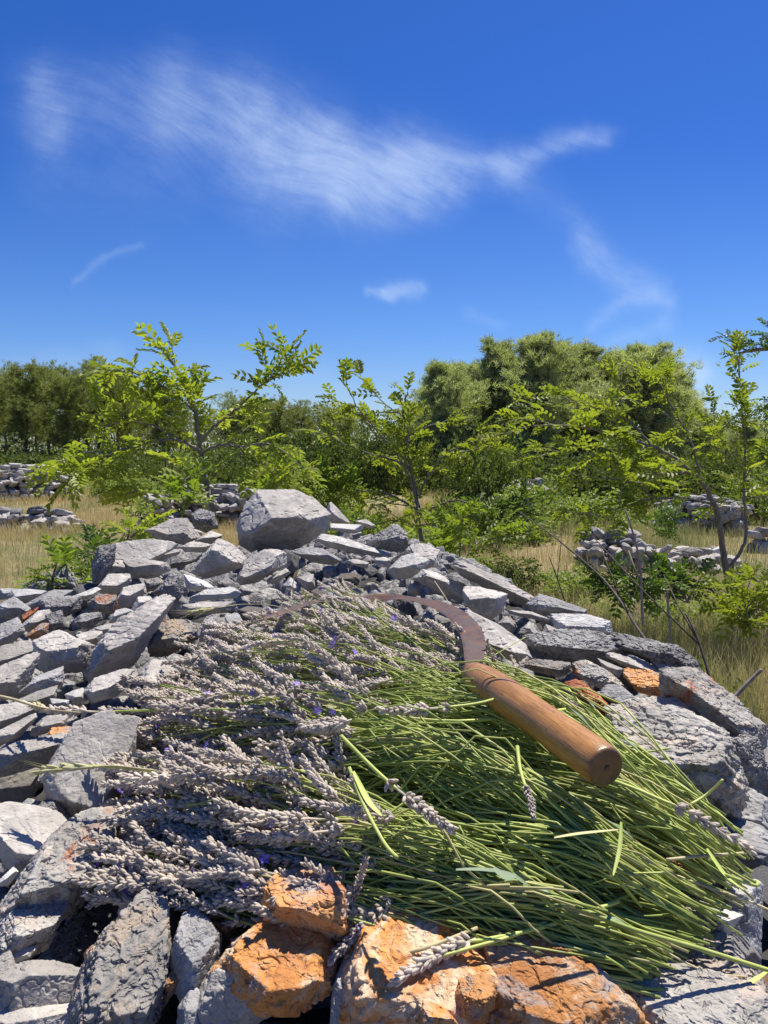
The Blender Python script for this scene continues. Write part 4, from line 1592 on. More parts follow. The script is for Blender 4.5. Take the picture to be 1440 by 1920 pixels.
# handle: turned profile (fraction along, radius)
prof = [(0.0, .0055), (.004, .0088), (.012, .0098), (.025, .0106), (.03, .0104), (.045, .0112), (.052, .0110), (.07, .0120), (.078, .0118),
        (.10, .0127), (.16, .0137), (.24, .0143), (.34, .0142), (.46, .0136), (.58, .0131), (.70, .0131), (.82, .0133),
        (.90, .0133), (.955, .0132), (.972, .0130), (.984, .0127), (.992, .0124), (.998, .0116), (1.0, .0108)]
fr, rd_ = zip(*prof)
f2 = np.unique(np.concatenate([np.array(fr), np.linspace(.08, .95, 60)]))
r2_ = np.interp(f2, fr, rd_) * 1.02
mb = MB()
pts = np.stack([f2 * HL, 0 * f2, 0 * f2 + .0012 * np.sin(f2 * 3.1)], 1)
mb.tube(pts, r2_, 48)
hd = mb.build('handle', M_WOOD, sick)
f3 = frames(ax[None], np.array([.4]))[0]
hd.matrix_local = Matrix(f3.tolist()).to_4x4()
# dark recess and tang nut in the butt
mb = MB()
mb.tube([(HL - .0004, 0, 0), (HL + .0006, 0, 0)], [.0026, .0016], 12)
mb.build('tang_end', M_RUST, hd)
mb = MB()
mb.tube([(-.012, 0, 0), (-.004, 0, 0), (.004, 0, 0)], [.0040, .0052, .0056], 16)
mb.build('ferrule', M_RUST, hd)
# blade: a crescent, lying nearly flat
cl_px = [(880, 1252, .098), (888, 1232, .096), (888, 1200, .097), (872, 1168, .097), (838, 1142, .092), (795, 1127, .066), (752, 1121, .020), (700, 1122, .006),
         (640, 1126, .004), (590, 1128, .024), (545, 1143, .058), (486, 1163, .062)]
rawb = np.array([onz(a, b, BANK + c) for a, b, c in cl_px])
n = len(rawb)
tt_ = np.linspace(0, n - 1, 110)
cen = []
for x in tt_:
    i = min(int(x), n - 2)
    f = x - i
    p0, p1, p2, p3 = rawb[max(i - 1, 0)], rawb[i], rawb[i + 1], rawb[min(i + 2, n - 1)]
    cen.append(.5 * (2 * p1 + (p2 - p0) * f + (2 * p0 - 5 * p1 + 4 * p2 - p3) * f * f + (3 * p1 - p0 - 3 * p2 + p3) * f ** 3))
cen = np.array(cen)
u_ = np.linspace(0, 1, len(cen))
wd = np.interp(u_, [0, .03, .09, .17, .28, .40, .55, .75, .9, 1.0], [.0042, .0052, .0092, .0120, .0125, .0125, .0130, .0125, .0085, .0004])
wd = wd * 1.0
T = np.gradient(cen, axis=0)
T /= np.linalg.norm(T, axis=1)[:, None]
UPB = np.array([-.05, -.42, .9])
UPB /= np.linalg.norm(UPB)
S = np.cross(T, UPB)
S /= np.linalg.norm(S, axis=1)[:, None]
Nn = np.cross(S, T)
rngb = np.random.default_rng(3)
wob = np.convolve(rngb.normal(0, .0004, len(cen) + 8), np.ones(9) / 9, 'valid')[:len(cen)]
th = .0014
rows = []
for fr_, tk in ((-1.0, .15), (-.75, .8), (-.2, 1.0), (.8, 1.0), (1.0, .7)):
    rows.append(cen + S * ((wd + (wob if abs(fr_) == 1 else 0)) * fr_)[:, None] + Nn * (th * tk * .5))
for fr_, tk in ((1.0, .7), (.8, 1.0), (-.2, 1.0), (-.75, .8), (-1.0, .15)):
    rows.append(cen + S * ((wd + (wob if abs(fr_) == 1 else 0)) * fr_)[:, None] - Nn * (th * tk * .5))
VB = np.stack(rows, 1)
K_ = VB.shape[1]
N_ = len(cen)
i, j = np.meshgrid(np.arange(N_ - 1), np.arange(K_), indexing='ij')
j2 = (j + 1) % K_
FB = np.stack([i * K_ + j, i * K_ + j2, (i + 1) * K_ + j2, (i + 1) * K_ + j], -1).reshape(-1, 4)
mb = MB()
mb.add(VB.reshape(-1, 3), [FB, np.array([list(range(K_))[::-1]]), np.array([[(N_ - 1) * K_ + k for k in range(K_)]])])
bl = mb.build('blade', M_RUST, sick, origin=sk_h0, smooth=False)

# ------------------------------------------------------------------ compound leaves
def pinnate(npair, seed, L=1.0, wl=.30, ww=.15):
    """feather leaf of unit length along +X, made of leaflets with a fold and a droop"""
    r = random.Random(seed)
    mb = MB()
    def droop(x):
        return -.22 * x * x
    for i in range(npair):
        x = .18 + .74 * i / (npair - 1)
        for sg in (-1, 1):
            a = sg * r.uniform(.75, 1.15)
            l = wl * r.uniform(.85, 1.1) * (.75 + .5 * math.sin(math.pi * (i + .7) / npair))
            wv = ww * r.uniform(.85, 1.15)
            d = np.array([math.cos(a), math.sin(a), r.uniform(-.25, .15)])
            d /= np.linalg.norm(d)
            s = np.array([-d[1], d[0], 0])
            o = np.array([x, 0, droop(x)])
            up = np.array([0, 0, wv * .35])
            m1, m2 = o + d * l * .38, o + d * l * .72
            V_ = [o, m1 + s * wv * .5 + up, m1, m1 - s * wv * .5 + up, m2 + s * wv * .36 + up * .7, m2, m2 - s * wv * .36 + up * .7, o + d * l + np.array([0, 0, -.02])]
            mb.add(V_, [np.array([(1, 4, 5, 2), (2, 5, 6, 3)]), np.array([(0, 1, 2), (0, 2, 3), (4, 7, 5), (5, 7, 6)])])
    x = 1.0
    o = np.array([.93, 0, droop(.93)])
    d = np.array([1, 0, -.3])
    s = np.array([0, 1, 0])
    mb.add([o, o + d * .13 + s * .05, o + d * .13 - s * .05, o + d * .30], [np.array([(0, 2, 1), (1, 2, 3)])])
    mb.tube([(0, 0, 0), (.5, 0, droop(.5)), (.95, 0, droop(.95))], [.010, .008, .004], 3)
    return np.concatenate(mb.V), [np.concatenate(f) for f in mb.F.values()]


LEAVES = [pinnate(5, 1), pinnate(5, 2), pinnate(4, 3, wl=.34), pinnate(4, 4, ww=.19, wl=.34)]


def smooth_line(P_, n):
    P_ = np.array(P_, float)
    m = len(P_)
    out = []
    for x in np.linspace(0, m - 1, n):
        i = min(int(x), m - 2)
        f = x - i
        p0, p1, p2, p3 = P_[max(i - 1, 0)], P_[i], P_[i + 1], P_[min(i + 2, m - 1)]
        out.append(.5 * (2 * p1 + (p2 - p0) * f + (2 * p0 - 5 * p1 + 4 * p2 - p3) * f * f + (3 * p1 - p0 - 3 * p2 + p3) * f ** 3))
    return np.array(out)


def sapling(name, label, base_px, d0, branches, leaf_len, mat, seed, trunk_r=.016, twig_step=.10, twig_len=(.12, .3), group=None, dens=1.0, cat='sapling', bark=None):
    """branches: list of (points in view directions, start depth offset, end depth offset, start radius, leaf-bearing from)"""
    r = random.Random(seed)
    b0 = at(base_px[0], base_px[1], d0)
    root = empty(name, b0)
    tag(root, label, cat, group)
    wood = MB()
    loc, dr = [], []
    def leaves_along(P_, f0, step, k=1.0):
        L = 0
        seg = np.linalg.norm(np.diff(P_, axis=0), axis=1)
        cum = np.concatenate([[0], np.cumsum(seg)])
        x = cum[-1] * f0
        sg = 1
        while x < cum[-1]:
            p = np.array([np.interp(x, cum, P_[:, a]) for a in range(3)])
            i = min(np.searchsorted(cum, x), len(P_) - 1)
            T = P_[i] - P_[max(i - 1, 0)]
            T /= np.linalg.norm(T) + 1e-9
            side = np.cross(T, [0, 0, 1.0]) * sg + np.array([r.gauss(0, .4), r.gauss(0, .4), r.gauss(.12, .35)])
            dd = T * r.uniform(.3, .9) + side * r.uniform(.6, 1.0)
            loc.append(p)
            dr.append(dd)
            sg = -sg
            x += step * r.uniform(.6, 1.4)
        loc.append(P_[-1])
        dr.append(P_[-1] - P_[-2] + np.array([0, 0, .002]))
        for _ in range(2):
            loc.append(P_[-1])
            dr.append((P_[-1] - P_[-2]) / (np.linalg.norm(P_[-1] - P_[-2]) + 1e-9) + np.array([r.gauss(0, .6), r.gauss(0, .6), r.gauss(0, .5)]))
    for pts, do0, do1, r0, lf in branches:
        m = len(pts)
        P3 = np.array([at(px, py, d0 + do0 + (do1 - do0) * k / max(m - 1, 1)) for k, (px, py) in enumerate(pts)])
        P3 = smooth_line(P3, m * 5)
        P3[1:-1] += np.array([[r.gauss(0, .003) for _ in range(3)] for _ in range(len(P3) - 2)])
        wood.tube(P3, np.linspace(r0, max(r0 * .25, .0022), len(P3)), 7)
        if lf is None:
            continue
        leaves_along(P3, lf, leaf_len * .42 / dens)
        # twigs
        seg = np.linalg.norm(np.diff(P3, axis=0), axis=1)
        cum = np.concatenate([[0], np.cumsum(seg)])
        x = cum[-1] * lf
        while x < cum[-1]:
            p = np.array([np.interp(x, cum, P3[:, a]) for a in range(3)])
            i = min(np.searchsorted(cum, x), len(P3) - 1)
            T = P3[i] - P3[max(i - 1, 0)]
            T /= np.linalg.norm(T) + 1e-9
            d = T * .7 + np.array([r.gauss(0, .7), r.gauss(0, .7), r.gauss(.10, .45)])
            d /= np.linalg.norm(d)
            L = r.uniform(*twig_len) * (1.15 - .6 * x / cum[-1])
            q1 = p + d * L * .5 + np.array([0, 0, .02 * L])
            q2 = p + d * L + np.array([0, 0, .15 * L * r.uniform(-.6, 1)])
            tw = smooth_line([p, q1, q2], 6)
            wood.tube(tw, np.linspace(.0042, .0018, 6), 4)
            leaves_along(tw, .2, leaf_len * .36 / dens)
            x += twig_step * r.uniform(.6, 1.4) / dens
    wood.build('trunk', bark or M_BARK, root, origin=b0)
    loc, dr = np.array(loc), np.array(dr)
    n = len(loc)
    rg = np.random.default_rng(seed)
    sc_ = leaf_len * rg.uniform(.6, 1.1, n)
    roll = rg.normal(0, .55, n)
    fr_ = frames(dr, roll)
    pick = rg.integers(0, len(LEAVES), n)
    mb = MB()
    for k in range(len(LEAVES)):
        idx = pick == k
        mb.many(*LEAVES[k], matK(loc[idx], fr_[idx], sc_[idx]))
    mb.build('crown', mat, root, smooth=False, origin=b0)
    return root


sapling('sapling', 'slender young tree with feathery leaves behind the big boulder, forked at the top', (400, 975), 4.0, [
    ([(402, 990), (397, 950), (385, 900), (378, 860), (372, 810), (364, 765), (355, 735), (339, 704), (318, 674), (303, 655)], 0, .1, .019, .42),
    ([(372, 835), (400, 800), (430, 778), (462, 750), (490, 722), (508, 712), (520, 698)], 0, -.2, .010, .28),
    ([(490, 722), (520, 705), (552, 690)], -.15, -.15, .005, .2),
    ([(366, 775), (340, 748), (300, 722), (255, 700), (235, 698), (208, 695)], 0, .15, .008, .35),
    ([(374, 845), (340, 828), (300, 825), (255, 838), (215, 850), (165, 880), (125, 905)], 0, -.3, .010, .22),
    ([(340, 828), (290, 800), (240, 790), (188, 802)], -.1, .2, .006, .3),
    ([(376, 850), (410, 835), (450, 838), (490, 832), (530, 845), (570, 880)], 0, -.2, .009, .25),
    ([(300, 825), (310, 870), (290, 905), (240, 925)], -.1, -.2, .005, .3),
    ([(450, 838), (500, 870), (545, 900)], 0, .1, .004, .3),
    ([(366, 770), (345, 740), (320, 735)], 0, .3, .004, .2),
    ([(215, 850), (160, 850), (110, 890)], -.2, -.2, .004, .2)],
    .165, M_SAPY, 21, twig_step=.15, twig_len=(.08, .24), dens=1.15)
sapling('sapling', 'bushy light green young tree in the middle, right of the big boulder', (792, 1020), 4.6, [
    ([(792, 1030), (786, 980), (780, 930), (770, 880), (762, 820), (756, 770), (760, 750), (764, 735)], 0, 0, .017, .3),
    ([(782, 935), (760, 880), (735, 840), (700, 800), (668, 760), (650, 720)], 0, -.2, .009, .25),
    ([(785, 930), (810, 880), (840, 850), (880, 830), (925, 815)], 0, -.3, .009, .25),
    ([(770, 880), (730, 860), (690, 850), (640, 830), (600, 812)], 0, .2, .007, .25),
    ([(786, 960), (740, 930), (700, 920), (655, 925)], 0, -.2, .008, .15),
    ([(786, 970), (830, 945), (870, 940), (905, 960)], 0, -.3, .008, .15),
    ([(765, 830), (800, 800), (840, 790)], 0, .2, .006, .2),
    ([(788, 990), (750, 975), (700, 985)], 0, -.2, .006, .1),
    ([(788, 985), (830, 985), (880, 1000), (920, 1030)], 0, -.4, .006, .1),
    ([(756, 780), (725, 760), (700, 735)], 0, .1, .005, .2)],
    .155, M_SAPY, 22, twig_step=.17, twig_len=(.12, .32), dens=.85)
sapling('sapling', 'leaning twin-stemmed young tree with wide green crown at the right', (1372, 1115), 5.0, [
    ([(1374, 1130), (1362, 1070), (1354, 1020), (1346, 965), (1330, 925), (1308, 895), (1285, 885), (1245, 890), (1200, 880)], 0, -.2, .026, .6),
    ([(1300, 890), (1270, 862), (1225, 838), (1170, 822), (1110, 805), (1050, 798), (990, 800), (940, 815)], -.1, -.4, .013, .2),
    ([(1225, 838), (1180, 790), (1120, 765), (1070, 755), (1010, 770)], -.2, 0, .008, .15),
    ([(1320, 915), (1300, 840), (1275, 790), (1250, 745), (1235, 715)], 0, .2, .010, .3),
    ([(1275, 790), (1220, 765), (1170, 745), (1140, 760)], .1, .2, .006, .2),
    ([(1362, 1068), (1392, 1030), (1400, 980), (1394, 920), (1398, 850), (1392, 780), (1388, 720), (1382, 665)], 0, 0, .013, .35),
    ([(1396, 900), (1420, 850), (1450, 800)], 0, -.2, .006, .2),
    ([(1346, 950), (1290, 935), (1230, 935), (1170, 950), (1110, 965), (1060, 960)], 0, -.5, .009, .25),
    ([(1230, 935), (1180, 905), (1120, 895), (1060, 900)], -.3, -.2, .006, .1),
    ([(1394, 880), (1350, 830), (1320, 790)], 0, .3, .006, .2),
    ([(1300, 890), (1240, 860), (1190, 870), (1120, 850), (1050, 850), (990, 860)], 0, .2, .006, .15),
    ([(1394, 940), (1430, 920), (1470, 900)], 0, 0, .006, .2)],
    .155, M_SAPY, 23, twig_step=.15, twig_len=(.14, .38), dens=.92)
sapling('tree', 'dark-leaved tree whose branch enters the photo at the top right edge', (1560, 1100), 5.5, [
    ([(1560, 1130), (1540, 950), (1520, 800), (1500, 700), (1470, 655), (1430, 655), (1385, 662)], 0, 0, .04, .7),
    ([(1520, 800), (1480, 760), (1440, 765)], 0, 0, .012, .3),
    ([(1530, 880), (1490, 850), (1445, 850)], 0, 0, .012, .3),
    ([(1500, 700), (1470, 640), (1435, 628)], 0, 0, .008, .4)],
    .13, M_DEEPLEAF, 24, twig_step=.14, twig_len=(.14, .36), dens=1.1, cat='tree')


def shoot(px, py, d, lab, n, leaf, mat, seed, spread=60, up=70, name='sapling_shoot'):
    r = random.Random(seed)
    br = []
    for k in range(n):
        a = r.uniform(-1, 1)
        br.append(([(px + r.uniform(-8, 8), py), (px + a * spread * .5, py - up * .5 * r.uniform(.6, 1.2)), (px + a * spread, py - up * r.uniform(.4, 1.1))], 0, r.uniform(-.2, .2), .004, .15))
    return sapling(name, lab, (px, py), d, br, leaf, mat, seed, twig_step=.12, twig_len=(.05, .14), cat='shoot', dens=.9)


shoot(140, 1112, 1.75, 'low leafy shoots behind the left end of the heap', 3, .065, M_SAP, 31, 60, 30)
shoot(190, 1090, 1.95, 'dark green shoots against the left shoulder stones', 4, .075, M_DEEPLEAF, 32, 28, 55)
shoot(235, 1012, 2.4, 'light green shoots over the grass left of the slab stones', 3, .09, M_SAPY, 33, 40, 30)
shoot(345, 950, 3.4, 'small shoots at the foot of the slender sapling', 4, .13, M_SAP, 34, 40, 50)
shoot(860, 1060, 3.4, 'green shoots behind the sloping right crest', 5, .12, M_SAP, 35, 90, 90)
shoot(925, 1000, 5.0, 'leafy shoots in the grass right of the middle sapling', 6, .15, M_DEEPLEAF, 36, 80, 60)
shoot(1400, 1185, 3.4, 'bright leafy shoots at the right edge below the leaning tree', 7, .13, M_SAPY, 37, 75, 90)
shoot(1290, 1130, 4.6, 'dark shoots at the foot of the leaning tree', 6, .14, M_DEEPLEAF, 38, 120, 60)
shoot(1180, 1130, 4.4, 'dark green shoots in front of the tumbled stone pile', 6, .14, M_DEEPLEAF, 39, 90, 60)
shoot(1250, 1010, 6.5, 'small green shoots between the two right-hand stone piles', 4, .14, M_DEEPLEAF, 40, 60, 60)
shoot(620, 960, 4.6, 'shoots at the right of the big boulder', 5, .15, M_SAP, 41, 60, 70)
shoot(530, 925, 4.5, 'shoots behind the big boulder', 5, .15, M_SAP, 42, 70, 50)

# dead stems in the grass
def dead(pts, d0, d1, r0, r1, mat, label, name='dead_stem', forks=0, seed=1):
    m = len(pts)
    r = random.Random(seed)
    P3 = smooth_line([at(px, py, d0 + (d1 - d0) * k / (m - 1)) for k, (px, py) in enumerate(pts)], m * 5)
    mb = MB()
    mb.tube(P3, np.linspace(r0, r1, len(P3)), 7)
    for _ in range(forks):
        i = r.randrange(2, len(P3) - 3)
        T = P3[i + 1] - P3[i]
        T /= np.linalg.norm(T)
        d = T + np.array([r.gauss(0, .5), r.gauss(0, .5), r.gauss(.2, .4)])
        L = r.uniform(.08, .25)
        mb.tube([P3[i], P3[i] + d * L * .5, P3[i] + d * L + [0, 0, .02]], [r1 * 1.2, r1, r1 * .6], 5)
    o = mb.build(name, mat, origin=P3[0])
    o.location = tuple(P3[0])
    return tag(o, label, 'stem')


dead([(1235, 1230), (1200, 1185), (1165, 1130), (1130, 1085), (1080, 1040), (1030, 1000), (975, 960)], 2.1, 2.9, .0055, .002, M_TWIG, 'long dark bare stem arching up left over the grass', forks=3, seed=3)
dead([(1206, 1175), (1203, 1120), (1200, 1060), (1190, 1010), (1172, 955)], 2.6, 2.6, .0055, .003, M_DRYWOOD, 'pale upright bare stem crossing the tumbled stone pile', forks=1, seed=4)
dead([(1335, 1285), (1322, 1240), (1305, 1190), (1285, 1150)], 2.0, 2.1, .005, .0025, M_TWIG, 'short dark stem rising behind the rightmost crest stones', forks=2, seed=5)
dead([(1375, 1310), (1400, 1283), (1428, 1255)], 2.6, 2.6, .009, .007, M_DRYWOOD, 'cut grey branch stub at the right edge in the grass', 'branch_stub')
dead([(1258, 1215), (1255, 1160), (1250, 1105)], 3.2, 3.2, .006, .005, M_DRYWOOD, 'short weathered stake in the grass behind the crest')
dead([(1060, 1130), (1045, 1085), (1030, 1045)], 2.6, 2.6, .003, .0015, M_TWIG, 'thin dark twig in the grass beyond the long slab', forks=1, seed=7)

# ------------------------------------------------------------------ dry stone walls and piles in the field
def wall(label, pA, pB, hgt, thick, courses, per, ssz, kinds, seed, name='dry_stone_wall', taper=0.0, cat='stone wall', jitter=1.0, cap=100):
    r = random.Random(seed)
    A, B = np.array(pA), np.array(pB)
    root = empty(name, ((A[0] + B[0]) / 2, (A[1] + B[1]) / 2, gzf((A[0] + B[0]) / 2, (A[1] + B[1]) / 2)))
    tag(root, label, cat)
    o0 = np.array(root.location)
    D = B - A
    L = np.linalg.norm(D)
    D = D / L
    N_ = np.array([D[1], -D[0]])
    ssz *= .8
    per = int(per * 1.25)
    courses = int(courses * 1.2 + .5)
    cnt = 0
    hearting = MB()
    for c in range(courses):
        f = c / max(courses - 1, 1)
        k = max(2, int(per * (1 - taper * f)))
        for i in range(k):
            u = (i + .5 + r.uniform(-.25, .25) * jitter) / k
            u = .5 + (u - .5) * (1 - taper * f * .6)
            x, y = A + D * L * u + N_ * (r.uniform(-.5, .5) * thick * (1 - .5 * f))
            z = gzf(x, y) + hgt * (f * .92) * (1 - .35 * abs(2 * u - 1) ** 3 * jitter) + ssz * .25
            s = ssz * r.uniform(.65, 1.25)
            if cnt < cap:
                o = place(proto_mesh(r.randrange(22), r.choice(kinds), True), 'stone', (x - o0[0], y - o0[1], z - o0[2]),
                          (r.gauss(0, .18 * jitter), r.gauss(0, .18 * jitter), math.atan2(D[1], D[0]) + r.gauss(0, .35)), s, root)
                o.scale = (s, s * .9, s * .72)
                cnt += 1
            else:
                k_ = r.randrange(22)
                hearting.add(PROTO[k_][2] * np.array([s, s * .9, s * .7]) + np.array([x, y, z]), PROTO[k_][3])
    # packed core
    for _ in range(per * courses):
        u = r.random()
        x, y = A + D * L * u + N_ * (r.uniform(-.3, .3) * thick + thick * .35)
        z = gzf(x, y) + r.random() * hgt * .8 * (1 - taper * .5 * abs(2 * u - 1))
        k_ = r.randrange(22)
        s = ssz * .8
        e = np.array(Euler((r.gauss(0, .3), r.gauss(0, .3), r.uniform(0, 6))).to_matrix())
        hearting.add((PROTO[k_][2] * s) @ e.T + np.array([x, y, z]), PROTO[k_][3])
    h = hearting.build('hearting', SM['grey'], root, origin=o0)
    tag(h, kind='stuff')
    return root


def gxy(px, d):
    r = ray(px, 900)
    p = CAMP + r * d
    return (p[0], p[1])


wall('dry stone wall beyond the dry grass at the far left edge', gxy(-60, 19), gxy(135, 21), 1.0, .6, 7, 14, .26, ['grey', 'dark', 'dark'], 51)  # dark stones here and below put the walls' shaded faces into colour
wall('low broken line of stones lying in the grass at the left', gxy(-40, 13), gxy(150, 12.6), .35, .7, 3, 13, .24, ['dark', 'dark', 'grey'], 52, taper=.4)
wall('broad rubble wall behind the slender sapling', gxy(262, 12.2), gxy(500, 13.2), .78, .9, 7, 14, .20, ['grey', 'dark', 'dark'], 53, jitter=1.2)
wall('sloping spill of rusty rubble in front of the broad rubble wall', gxy(275, 9.0), gxy(380, 9.2), .42, 1.5, 5, 12, .13, ['tan', 'mixed', 'grey'], 54, 'rubble_spill', taper=.5, cat='rubble', jitter=1.6)
wall('stone remains between the sapling foot and the big boulder', gxy(370, 7.2), gxy(470, 7.0), .35, .9, 4, 10, .13, ['grey', 'dark'], 55, 'rubble_spill', cat='rubble', jitter=1.6)
wall('tumbled stone pile in the grass left of the leaning tree', gxy(1090, 8.6), gxy(1230, 8.6), .42, .6, 4, 9, .17, ['grey', 'dark', 'rose'], 56, 'stone_pile', taper=.35, cat='stone pile', jitter=1.5)
wall('flat low stones running right from the tumbled pile', gxy(1195, 8.5), gxy(1370, 8.7), .18, .7, 2, 11, .17, ['pale', 'rose', 'grey'], 57, 'stone_pile', cat='stone pile')
wall('dry stone wall behind the leaning tree trunk', gxy(1235, 12.5), gxy(1400, 12), .62, .5, 7, 12, .19, ['grey', 'dark'], 58)
wall('pale stones half hidden in shrubs in the middle distance', gxy(950, 17), gxy(1060, 17), .6, .6, 4, 9, .24, ['pale', 'grey'], 59, 'stone_pile', cat='stone pile')
wall('single flat stones at the right edge of the field', gxy(1410, 10), gxy(1480, 10), .25, .3, 2, 4, .22, ['pale', 'tan'], 60, 'stone_pile', cat='stone pile')

# ------------------------------------------------------------------ woods
def blade_clump(seed, n, ln, wd, flat=.3):
    r = np.random.default_rng(seed)
    d = r.normal(0, 1, (n, 3))
    d[:, 2] = d[:, 2] * .8 + 1.15
    d /= np.linalg.norm(d, axis=1)[:, None]
    s = np.cross(d, r.normal(0, 1, (n, 3)))
    s /= np.linalg.norm(s, axis=1)[:, None]
    L = ln * r.uniform(.6, 1.1, n)[:, None]
    o = r.normal(0, ln * .18, (n, 3))
    V_ = np.stack([o + s * wd, o - s * wd, o + d * L], 1).reshape(-1, 3)
    F_ = np.arange(n * 3).reshape(-1, 3)
    return V_, [F_]


def leaf_clump(seed, n, rad, lf):
    r = np.random.default_rng(seed)
    o = r.normal(0, 1, (n, 3))
    o = o / np.linalg.norm(o, axis=1)[:, None] * rad * r.uniform(.35, 1, n)[:, None]
    d = r.normal(0, 1, (n, 3)) + o / rad
    d /= np.linalg.norm(d, axis=1)[:, None]
    s = np.cross(d, r.normal(0, 1, (n, 3)))
    s /= np.linalg.norm(s, axis=1)[:, None]
    L = lf * r.uniform(.7, 1.3, n)[:, None]
    V_ = np.stack([o, o + d * L * .5 + s * L * .3, o + d * L, o + d * L * .5 - s * L * .3], 1).reshape(-1, 3)
    F_ = np.arange(n * 4).reshape(-1, 4)
    return V_, [F_]


def pine_proto(seed, H, spread, clear, nl, per, mat, tl=.30, dens=1.0, lean=0, rnd=False):
    """trunk and crown meshes of one pine; crown of needle tufts carried on limbs"""
    r = random.Random(seed)
    wood = MB()
    tp = [(0, 0, -.3)]
    x = y = 0
    for k in range(1, 9):
        x += r.gauss(lean, .12)
        y += r.gauss(0, .10)
        tp.append((x, y, H * k / 8 * .97))
    tp = smooth_line(tp, 24)
    wood.tube(tp, np.linspace(.13 * H / 6, .02, 24), 8)
    locs, up = [], []
    for k in range(nl):
        f = clear + (1 - clear) * (k + r.random()) / nl
        z = H * f
        p = np.array([np.interp(z, tp[:, 2], tp[:, a]) for a in range(3)])
        az = k * 2.4 + r.uniform(-.5, .5)
        g = (f - clear) / (1 - clear)
        Lb = spread * ((math.sin(math.pi * min(.2 + .68 * g, 1)) ** .7) if rnd else (min(g / .22, 1) ** .5) * (1.02 - .80 * g)) * r.choice((.45, .7, .9, 1.1, 1.45))
        up_ = r.uniform(.35, 1.15) if not rnd else r.uniform(.25, .75)
        d = np.array([math.cos(az), math.sin(az), up_])
        e = p + d * Lb
        mid = p + d * Lb * .5 + np.array([0, 0, -.07 * Lb])
        bl_ = smooth_line([p, mid, e], 8)
        wood.tube(bl_, np.linspace(.035 * H / 6, .008, 8), 5)
        for _ in range(int(per * dens)):
            q = r.uniform(.25, 1)
            c = bl_[min(int(q * 7.99), 7)] + np.array([r.gauss(0, 1), r.gauss(0, 1), r.gauss(0, .65)]) * (.10 + .10 * Lb)
            locs.append(c)
            up.append(d * .6 + np.array([r.gauss(0, .5), r.gauss(0, .5), .9]))
    locs = np.array(locs)
    up = np.array(up)
    rg = np.random.default_rng(seed)
    fr_ = frames(up, rg.uniform(0, 6.28, len(up)))
    # clump long axis is Z in the proto: permute so that it follows up
    fr_ = fr_[:, :, [1, 2, 0]]
    cr = MB()
    for k in range(3):
        C_ = blade_clump(seed * 7 + k, 18, tl, tl * .05)
        idx = np.arange(len(locs)) % 3 == k
        cr.many(*C_, matK(locs[idx], fr_[idx], .6 + .6 * rg.random(idx.sum())))
    a = wood.build('trunk', M_PBARK)
    b = cr.build('crown', mat, smooth=False)
    ma, mb_ = a.data, b.data
    bpy.data.objects.remove(a)
    bpy.data.objects.remove(b)
    return ma, mb_


def put_tree(protos, px, d, top_px, label, seed, cat='pine tree', group=None, name='pine_tree', H0=None, wide=1.0):
    r = random.Random(seed)
    p = at(px, 900, d)
    g = gzf(p[0], p[1])
    top = at(px, top_px, d)[2]
    s = (top - g) / H0
    k = r.randrange(len(protos))
    root = empty(name, (p[0], p[1], g))
    root.rotation_euler = (0, 0, r.uniform(0, 6.28))
    root.scale = (s * wide, s * wide, s)
    tag(root, label, cat, group)
    for nm, me in zip(('trunk', 'crown'), protos[k]):
        o = bpy.data.objects.new(nm, me)
        COL.objects.link(o)
        o.parent = root
    return root


PL = [pine_proto(70 + k, 6.0, 1.75, (.38, .30, .44, .22)[k], 34, 44, M_PINE, .25, rnd=True) for k in range(4)]
PR = [pine_proto(80 + k, 6.0, 1.9, .12, 62, 62, M_PINEB, .30, lean=.10) for k in range(6)]
NTH = ['leftmost', 'second', 'third', 'fourth', 'fifth', 'sixth', 'seventh', 'eighth', 'ninth', 'tenth', 'eleventh', 'twelfth', 'thirteenth', 'fourteenth']
lt = [(-5, 728, 34), (16, 716, 41), (46, 702, 33), (70, 728, 44), (92, 706, 37), (122, 722, 33), (150, 730, 42), (166, 712, 38), (196, 716, 34),
      (222, 728, 44), (246, 722, 36), (280, 746, 40), (305, 738, 34), (345, 768, 38)]
for k, (px, ty, d) in enumerate(lt):
    put_tree(PL, px, d, ty - 6, '%s dark pine %sin the wood at the left' % (NTH[k], '' if k == 0 else 'from the left '), 200 + k, group='pines of the left wood', H0=6.0, wide=1.0)
rt = [(812, 740, 27), (845, 698, 26), (868, 700, 31), (900, 690, 28), (935, 664, 27), (962, 702, 32), (990, 684, 30), (1030, 652, 26), (1065, 668, 31), (1098, 660, 28), (1130, 680, 29), (1165, 684, 30), (1203, 664, 27), (1238, 700, 29)]
for k, (px, ty, d) in enumerate(rt):
    put_tree(PR, px, d, ty - 4, '%s tall feathery pine %sin the clump right of centre' % (NTH[k], '' if k == 0 else 'from the left '), 300 + k, group='pines of the right clump', H0=6.0, wide=(1.25, 1.05, 1.4)[k % 3])
mt = [(440, 762, 36), (478, 760, 33), (510, 768, 36), (540, 762, 34), (570, 775, 37), (625, 778, 38), (655, 790, 36), (1270, 760, 34), (1300, 775, 34), (1330, 790, 36), (1400, 800, 34)]
for k, (px, ty, d) in enumerate(mt):
    lab = '%s dark rounded pine behind the saplings, counted from the left' % NTH[k] if k else 'leftmost dark rounded pine behind the saplings'
    put_tree(PR if k > 6 else PL, px, d, ty - 4, lab, 400 + k, group='pines between the woods', H0=6.0, wide=1.25)


